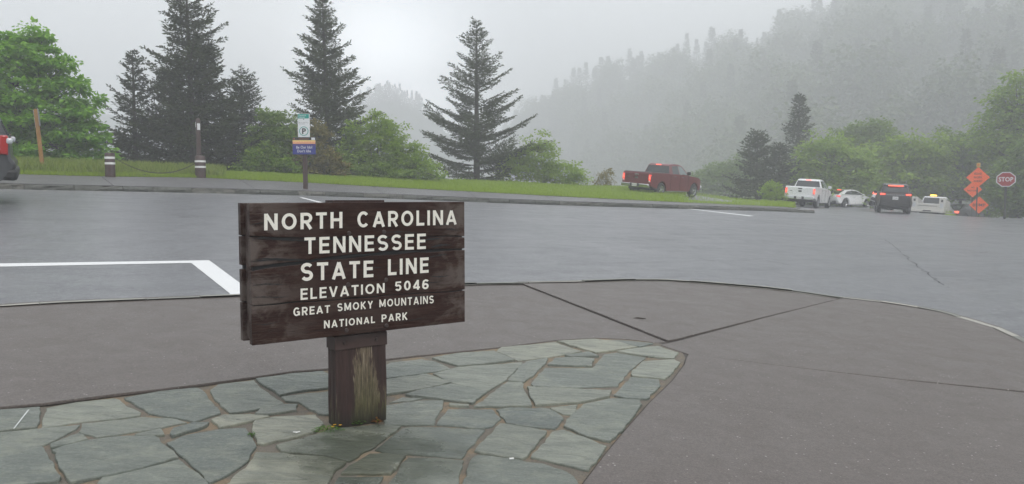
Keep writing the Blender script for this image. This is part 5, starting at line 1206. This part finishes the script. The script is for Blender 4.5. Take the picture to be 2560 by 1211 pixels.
def broad_geo(blobs, nclump, per, leaf, seed, rad=.32, flat=.55, droop=.35):
    """blobs: (x,y,z,rx,ry,rz); returns leaves and limb segments"""
    g = np.random.default_rng(seed); w = np.array([b[3] * b[4] * b[5] for b in blobs]) ** .67; w /= w.sum(); C = []; tries = 0
    while len(C) < nclump and tries < nclump * 40:
        tries += 1; b = blobs[g.choice(len(blobs), p=w)]; d = g.normal(0, 1, 3); d /= np.linalg.norm(d); r = g.uniform(.25, 1) ** .45 * (g.uniform(.78, 1.08) if g.random() > .2 else g.uniform(1.05, 1.38)); c = np.array(b[:3]) + d * r * np.array(b[3:])
        if c[2] < .15: continue
        if len(C) and np.min(np.sum((np.array(C) - c) ** 2, 1)) < (rad * .62) ** 2: continue
        C.append(c)
    C = np.array(C); n = len(C); k = g.integers(int(per * .55), int(per * 1.35), n); I = np.repeat(np.arange(n), k); m = len(I)
    d = g.normal(0, 1, (m, 3)); d = unit(d) * (g.uniform(0, 1, m) ** .5)[:, None]; cr = rad * g.uniform(.6, 1.35, n); off = d * cr[I][:, None] * np.array([[1, 1, flat]])
    q = C[I] + off; out = unit(off * np.array([[1, 1, .3]]) + g.normal(0, .12, (m, 3))); out[:, 2] -= droop * g.uniform(.2, 1.5, m); out = unit(out)
    L_ = leaf * g.uniform(.6, 1.35, m); wv = unit(np.cross(out, np.array([[0, 0, 1.]]) + g.normal(0, .35, (m, 3)))) * (L_ * .34)[:, None]
    return rhombs(q, out * L_[:, None], wv), C
def limbs(C, forks, r0):
    """from each clump back to the nearest lower fork point; forks (n,3) lie along the stems"""
    P0 = []; P1 = []; a = []; b = []
    for c in C:
        d = np.linalg.norm(forks - c, axis=1) + 3.0 * np.maximum(0, forks[:, 2] - c[2] + .1); f = forks[np.argmin(d)]
        mid = f * .45 + c * .55 - np.array([0, 0, .10]) * np.linalg.norm(c - f); P0 += [f, mid]; P1 += [mid, c]; a += [r0, r0 * .55]; b += [r0 * .55, r0 * .2]
    return tubes_np(np.array(P0), np.array(P1), np.array(a), np.array(b), 3)
def broadleaf(name, label, x, ybase, Y, blobs_px, nclump, per, leaf, mat, seed, rad=.32, stems=1, cat='tree', group=None, depth=.8, **kw):
    """blobs in photo pixels (cx, cy, rx, ry) round the base"""
    b = atY(x, ybase, Y); s = Y / FPX; blobs = [((cx - x) * s, random.uniform(-.2, .2), (ybase - cy) * s, rx * s, rx * s * depth, ry * s) for cx, cy, rx, ry in blobs_px]
    e = empty(name, b); tag(e, label, cat, group); leaves, C = broad_geo(blobs, nclump, per, leaf, seed, rad, **kw)
    top = max(q[2] for q in blobs); g = np.random.default_rng(seed + 1); segs = []; forks = []
    for k in range(stems):
        tgt = blobs[k % len(blobs)]; p0 = np.array([g.uniform(-.1, .1) * (stems > 1), g.uniform(-.1, .1) * (stems > 1), -.3]); p1 = np.array([tgt[0] * .9, tgt[1], max(tgt[2] + tgt[5] * .3, .4)]) if stems > 1 else np.array([tgt[0] * .3, 0, top * .92]); prev = p0
        for j in range(1, 9):
            t = j / 8; q = p0 + (p1 - p0) * np.array([t ** 1.3, t ** 1.3, t]) + g.normal(0, .03, 3); rr = (.05 if stems > 1 else .11) * (1 - .8 * (t - .125)) * max(.5, top / 4); segs.append((prev, q, rr, rr * .88)); forks.append(q); prev = q
    tg = tubes_np(np.array([q[0] for q in segs]), np.array([q[1] for q in segs]), np.array([q[2] for q in segs]), np.array([q[3] for q in segs]), 7)
    link('trunk' if stems == 1 else 'stems', np_mesh('trunk', *tg, M['bark'], True), e)
    link('branches', np_mesh('branches', *limbs(C, np.array(forks), .018 * max(.6, top / 4)), M['bark']), e)
    link('crown', np_mesh('crown', *leaves, M[mat]), e); return e

# --- trees along the brink, left to right
broadleaf('maple_tree', 'bright green leafy maple tree behind the leaning yellow post', 95, 428, 31, [(118, 105, 34, 42), (85, 150, 62, 55), (30, 150, 55, 60), (150, 190, 62, 55), (60, 225, 95, 60), (190, 215, 38, 34), (120, 285, 118, 55), (205, 330, 62, 42), (215, 385, 55, 34), (30, 320, 100, 62), (120, 380, 90, 40), (-70, 260, 90, 120)], 430, 88, .185, 'maple_leaf', 3, rad=.42, depth=.8, flat=.42)
spruce('spruce_tree', 'small slender spruce beside the maple, left of the big spruce', 340, 432, 128, 36.5, 108, 21, power=.95, gap=.28, ragged=.55, up=.1, whorl=.30)
spruce('spruce_tree', 'tallest dark spruce rising above the tall brown post', 490, 436, -75, 36, 165, 22, power=.78, gap=.34, ragged=.62, up=.15, whorl=.29, leanpx=-14)
spruce('spruce_tree', 'short dense dark spruce growing into the tallest spruce', 520, 436, 105, 37.5, 80, 27, power=.5, gap=.1, ragged=.4, whorl=.26)
spruce('spruce_tree', 'dense low spruce between the slender and the tallest spruce', 430, 436, 175, 37.5, 75, 28, power=.5, gap=.1, ragged=.4, whorl=.26)
spruce('hemlock_tree', 'feathery lighter hemlock right of the tallest spruce', 608, 438, 165, 39, 100, 23, 'needle_light', power=.75, gap=.25, ragged=.5, up=.35, blade=.12, whorl=.27)
spruce('spruce_tree', 'dark spruce standing behind the parking sign', 828, 442, -8, 41.5, 158, 24, power=.84, gap=.32, ragged=.52, up=.35, leanpx=-16, whorl=.28)
spruce('spruce_tree', 'thin open spruce alone at the far end of the lawn', 1192, 456, 50, 49, 172, 25, power=.92, gap=.42, ragged=.42, up=.5, whorl=.34, twl=.30, per=(4, 7))
broadleaf('green_shrub', 'dull green shrub below the feathery hemlock', 690, 444, 36.6, [(690, 345, 62, 75), (650, 385, 50, 55), (740, 380, 52, 62)], 230, 60, .15, 'dull_leaf', 31, rad=.34, stems=4, cat='shrub')
broadleaf('low_bush', 'low bright green bush left of the parking sign', 668, 443, 35.5, [(660, 405, 42, 36), (715, 418, 36, 24), (620, 428, 30, 14)], 110, 60, .14, 'bush_leaf', 32, rad=.28, stems=4, cat='shrub')
broadleaf('amber_shrub', 'yellowish amber leaved shrub just behind the parking sign', 790, 446, 36.2, [(795, 365, 30, 62), (770, 405, 42, 38), (828, 415, 38, 30)], 130, 60, .13, 'amber_leaf', 33, rad=.28, stems=5, cat='shrub')
broadleaf('green_bush', 'big light green bush between the two lone spruces', 950, 452, 39.2, [(955, 375, 66, 72), (900, 400, 56, 52), (1005, 405, 66, 50), (945, 315, 26, 48), (890, 340, 30, 36), (1050, 424, 52, 30)], 350, 56, .14, 'bush_leaf', 34, rad=.34, stems=6, cat='shrub')
broadleaf('low_bush', 'low green bush hugging the foot of the light green bush', 890, 450, 38.2, [(875, 428, 52, 22), (1010, 438, 70, 16), (940, 428, 44, 22), (1090, 446, 40, 10)], 120, 50, .13, 'dull_leaf', 35, rad=.26, stems=5, cat='shrub')
broadleaf('pale_bush', 'pale misty green bush right of the open spruce', 1340, 464, 48.5, [(1345, 400, 56, 60), (1295, 420, 46, 44), (1400, 435, 54, 32), (1440, 452, 34, 16)], 210, 52, .16, 'bush_leaf', 36, rad=.4, stems=4, cat='shrub')
broadleaf('russet_shrub', 'small thin russet shrub beside the red pickup tailgate', 1515, 470, 52, [(1515, 445, 20, 24), (1500, 458, 20, 12)], 40, 26, .12, 'amber_leaf', 37, rad=.25, stems=3, cat='shrub')
broadleaf('low_bush', 'light green low bush beside the white pickup', 1930, 503, 52, [(1925, 480, 26, 22), (1955, 490, 24, 14)], 60, 46, .13, 'bush_leaf', 38, rad=.28, stems=4, cat='shrub')
# --- trees across the road, right
def zfar(x, D): return 485 + (CAMZ - (-.9 if D < 70 else 1.0)) / D * FPX
for x, top, D, hw, sd, lab in ((1993, 238, 72, 44, 41, 'tall hazy fir above the white pickup'), (1890, 330, 64, 72, 42, 'dark dense fir at the forest edge left of the white pickup'), (1945, 365, 62, 66, 43, 'broad dark fir right behind the light green low bush')):
    spruce('fir_tree', lab, x, zfar(x, D), top, D, hw * 1.3, sd, 'needle_light', power=.6, gap=.12, twig=.13, blade=.26, bw=.06, whorl=.36)
for x, D, bl, sd, lab in (
    (2075, 64, [(2070, 400, 75, 55), (2030, 440, 60, 45), (2120, 430, 70, 55), (2075, 480, 90, 40)], 51, 'light green roadside tree above the white coupe'),
    (2150, 75, [(2150, 360, 62, 55), (2185, 340, 40, 40), (2120, 400, 60, 50)], 52, 'taller green tree standing behind the light green roadside tree'),
    (2270, 66, [(2240, 400, 62, 55), (2300, 400, 66, 58), (2270, 460, 95, 50)], 53, 'olive green tree above the dark sport utility vehicle'),
    (2400, 68, [(2400, 390, 75, 62), (2360, 440, 60, 55), (2440, 450, 70, 50)], 54, 'green tree behind the ROAD WORK AHEAD sign'),
    (2530, 60, [(2545, 260, 70, 75), (2500, 340, 75, 75), (2580, 360, 80, 90)], 55, 'tall green tree high above the stop sign'),
    (2545, 55, [(2545, 455, 52, 50), (2590, 430, 60, 70), (2540, 500, 60, 35)], 56, 'dark green bush right of the stop sign'),
    (1800, 92, [(1800, 450, 60, 40), (1740, 470, 60, 30), (1850, 440, 50, 50)], 57, 'pale hazy tree behind the red pickup nose')):
    broadleaf('roadside_tree', lab, x, zfar(x, D), D, bl, 260, 60, .30, 'bush_leaf' if sd in (51, 53, 55) else 'far_leaf', sd, rad=.85, flat=.5)
# --- the wooded hillside: trees one can tell apart are things, the rest is one mass
def far_mesh(name, leaf, trunk, mat):
    V, F = cat_geo([leaf, trunk]); me = np_mesh(name, V, F, M[mat]); me.materials.append(M['bark']); mi = np.zeros(len(F), dtype=np.int32); mi[len(leaf[1]):] = 1; me.polygons.foreach_set('material_index', mi); return me
FIRS = [far_mesh('fir_tree', spruce_geo(9, 2.2, 60 + i, power=(1.0, .9, .8)[i], gap=(.15, .2, .1)[i], twig=.26, blade=.34, bw=.09, whorl=.5, ragged=.45)[0], trunk_geo(9, .16, n=5, segs=4), 'needle') for i in range(3)]
BROADS = [far_mesh('forest_tree', broad_geo([(0, 0, 5.2, 2.3, 2.3, 2.0), (1.2, .5, 4, 1.8, 1.8, 1.6), (-1.1, -.4, 3.6, 1.9, 1.9, 1.7)], 130, 22, .42, 70 + i, .8, .6)[0], trunk_geo(5.5, .15, n=5, segs=3), 'hill_leaf') for i in range(3)]
g = np.random.default_rng(5)
def plant(me, name, p, sc, label, cat, group):
    o = link(name, me); o.location = p; o.scale = (sc * g.uniform(.85, 1.15), sc * g.uniform(.85, 1.15), sc); o.rotation_euler = (0, 0, g.uniform(0, 6.28)); tag(o, label, cat, group); return o
def sx_of(xpx):       # spur parameter for a pixel column near the ridge
    for i in range(len(RIDGE) - 1):
        if RIDGE[i][0] <= xpx <= RIDGE[i + 1][0]: return (i + (xpx - RIDGE[i][0]) / (RIDGE[i + 1][0] - RIDGE[i][0])) / (len(RIDGE) - 1)
for xpx in [1252, 1268, 1281, 1290, 1307, 1334, 1362, 1378, 1392, 1412, 1432, 1448, 1461, 1480, 1498, 1520, 1541, 1556, 1572, 1590, 1604, 1640, 1678, 1690, 1716, 1735, 1760, 1781, 1800, 1846, 1862, 1886, 1900, 1935, 1960, 1985, 2001, 2026, 2040, 2075, 2090, 2110, 2150, 2190, 2230, 2270, 2330, 2400]:
    p = hill(sx_of(xpx + g.uniform(-4, 4)), g.uniform(.97, 1.03)); p.z -= .5
    plant(FIRS[g.integers(3)], 'fir_tree', p, g.uniform(1.4, 2.6), 'misty fir standing on the skyline of the wooded hill', 'tree', 'firs on the hill skyline')
nf = nb_ = 0
while nf + nb_ < 270:
    s = g.uniform(.12, .86); t = g.uniform(0.08, .95); p = hill(s, t); p.z -= .4
    X = CXP + p.x / p.y * FPX
    if not 1260 < X < 2680: continue
    if g.random() < .38: plant(FIRS[g.integers(3)], 'fir_tree', p, g.uniform(1.6, 2.8), 'hazy fir growing among the trees on the hillside', 'tree', 'firs on the hillside'); nf += 1
    else: plant(BROADS[g.integers(3)], 'forest_tree', p, g.uniform(1.9, 3.4), 'hazy broadleaf tree growing on the misty hillside', 'tree', 'broadleaf trees on the hillside'); nb_ += 1
for i, (a, b) in enumerate([(n, g.uniform(.99, 1.0)) for n in np.linspace(905, 1105, 34)]):
    j = min(range(len(mtop)), key=lambda q: abs(CXP + mtop[q].x / DM * FPX - a)); p = mtop[j].copy(); p.x = (a - CXP) / FPX * DM; p.z -= 1.0
    plant(FIRS[i % 3], 'fir_tree', p, g.uniform(.8, 1.6), 'faint fir on the ridge of the far blue mountain', 'tree', 'firs on the far mountain')
# undergrowth and canopy between them
Vs = []; 
for i in range(7500):
    s = g.uniform(.08, .95); t = g.uniform(-.02, 1.02); p = hill(s, t); Vs.append((p.x, p.y, p.z + g.uniform(.3, 5.5)))
C = np.array(Vs); k_ = 15; I = np.repeat(np.arange(len(C)), k_); m = len(I); d = unit(g.normal(0, 1, (m, 3))) * (g.uniform(0, 1, m) ** .4)[:, None] * np.array([[3.4, 3.4, 2.2]]); q = C[I] + d; ax = unit(d * np.array([[1, 1, .4]]) + g.normal(0, .3, (m, 3)) + np.array([[0, 0, -.15]])); L_ = g.uniform(1.0, 2.2, m)
leafs = rhombs(q, ax * L_[:, None], unit(np.cross(ax, np.array([[0, 0, 1.]]) + g.normal(0, .4, (m, 3)))) * (L_ * .38)[:, None])
tag(link('hillside_woodland', np_mesh('hillside_woodland', *leafs, M['hill_leaf'])), 'leafy undergrowth covering the misty hillside', 'woodland', kind='stuff')
C = np.array([mtn(int(g.integers(mnt)), float(g.uniform(.3, 1.0))) for _ in range(2500)]); I = np.repeat(np.arange(len(C)), 6); m = len(I); d = g.normal(0, 1.6, (m, 3)); ax = unit(d + np.array([[0, 0, .4]])); L_ = g.uniform(1.2, 2.6, m)
leafs = rhombs(C[I] + d, ax * L_[:, None], unit(np.cross(ax, g.normal(0, 1, (m, 3)))) * (L_ * .35)[:, None])
tag(link('mountain_woodland', np_mesh('mountain_woodland', *leafs, M['needle'])), 'faint woods covering the far blue mountain', 'woodland', kind='stuff')
# brushy slope just under the brink, seen between the trunks
Vs = []
for i in range(900):
    x = g.uniform(-200, 1450); y = y_on(CREST, x); p = at(x, y, LZ); d = Vector((p.x, p.y, 0)).normalized(); r = g.uniform(.8, 6); qq = p + d * r; Vs.append((qq.x, qq.y, terrain(qq.x, qq.y) + g.uniform(.0, .35)))
C = np.array(Vs); I = np.repeat(np.arange(len(C)), 24); m = len(I); d = unit(g.normal(0, 1, (m, 3))) * np.array([[.5, .5, .3]]); ax = unit(d + np.array([[0, 0, .25]])); L_ = g.uniform(.1, .2, m)
leafs = rhombs(C[I] + d, ax * L_[:, None], unit(np.cross(ax, np.array([[0, 0, 1.]]) + g.normal(0, .4, (m, 3)))) * (L_ * .36)[:, None])
tag(link('bank_brush', np_mesh('bank_brush', *leafs, M['dull_leaf'])), 'tangled brush covering the bank below the lawn', 'brush', kind='stuff')

# ------------------------------------------------------------------ mist: one even volume round the whole place
k = N('mist'); nt_ = k.t; nt_.nodes.remove(k.b); pv = nt_.nodes.new('ShaderNodeVolumePrincipled'); pv.inputs['Color'].default_value = (.93, .95, .97, 1); pv.inputs['Density'].default_value = .0042; pv.inputs['Anisotropy'].default_value = .0
nt_.links.new(pv.outputs[0], nt_.nodes['Material Output'].inputs['Volume'])
hz = MB().box((0, 25, 28), (2 * RMAX + 20, 2 * RMAX + 20, 196)).build('haze', k.m); tag(hz, 'thin pale mountain mist filling the air', 'mist', kind='stuff')
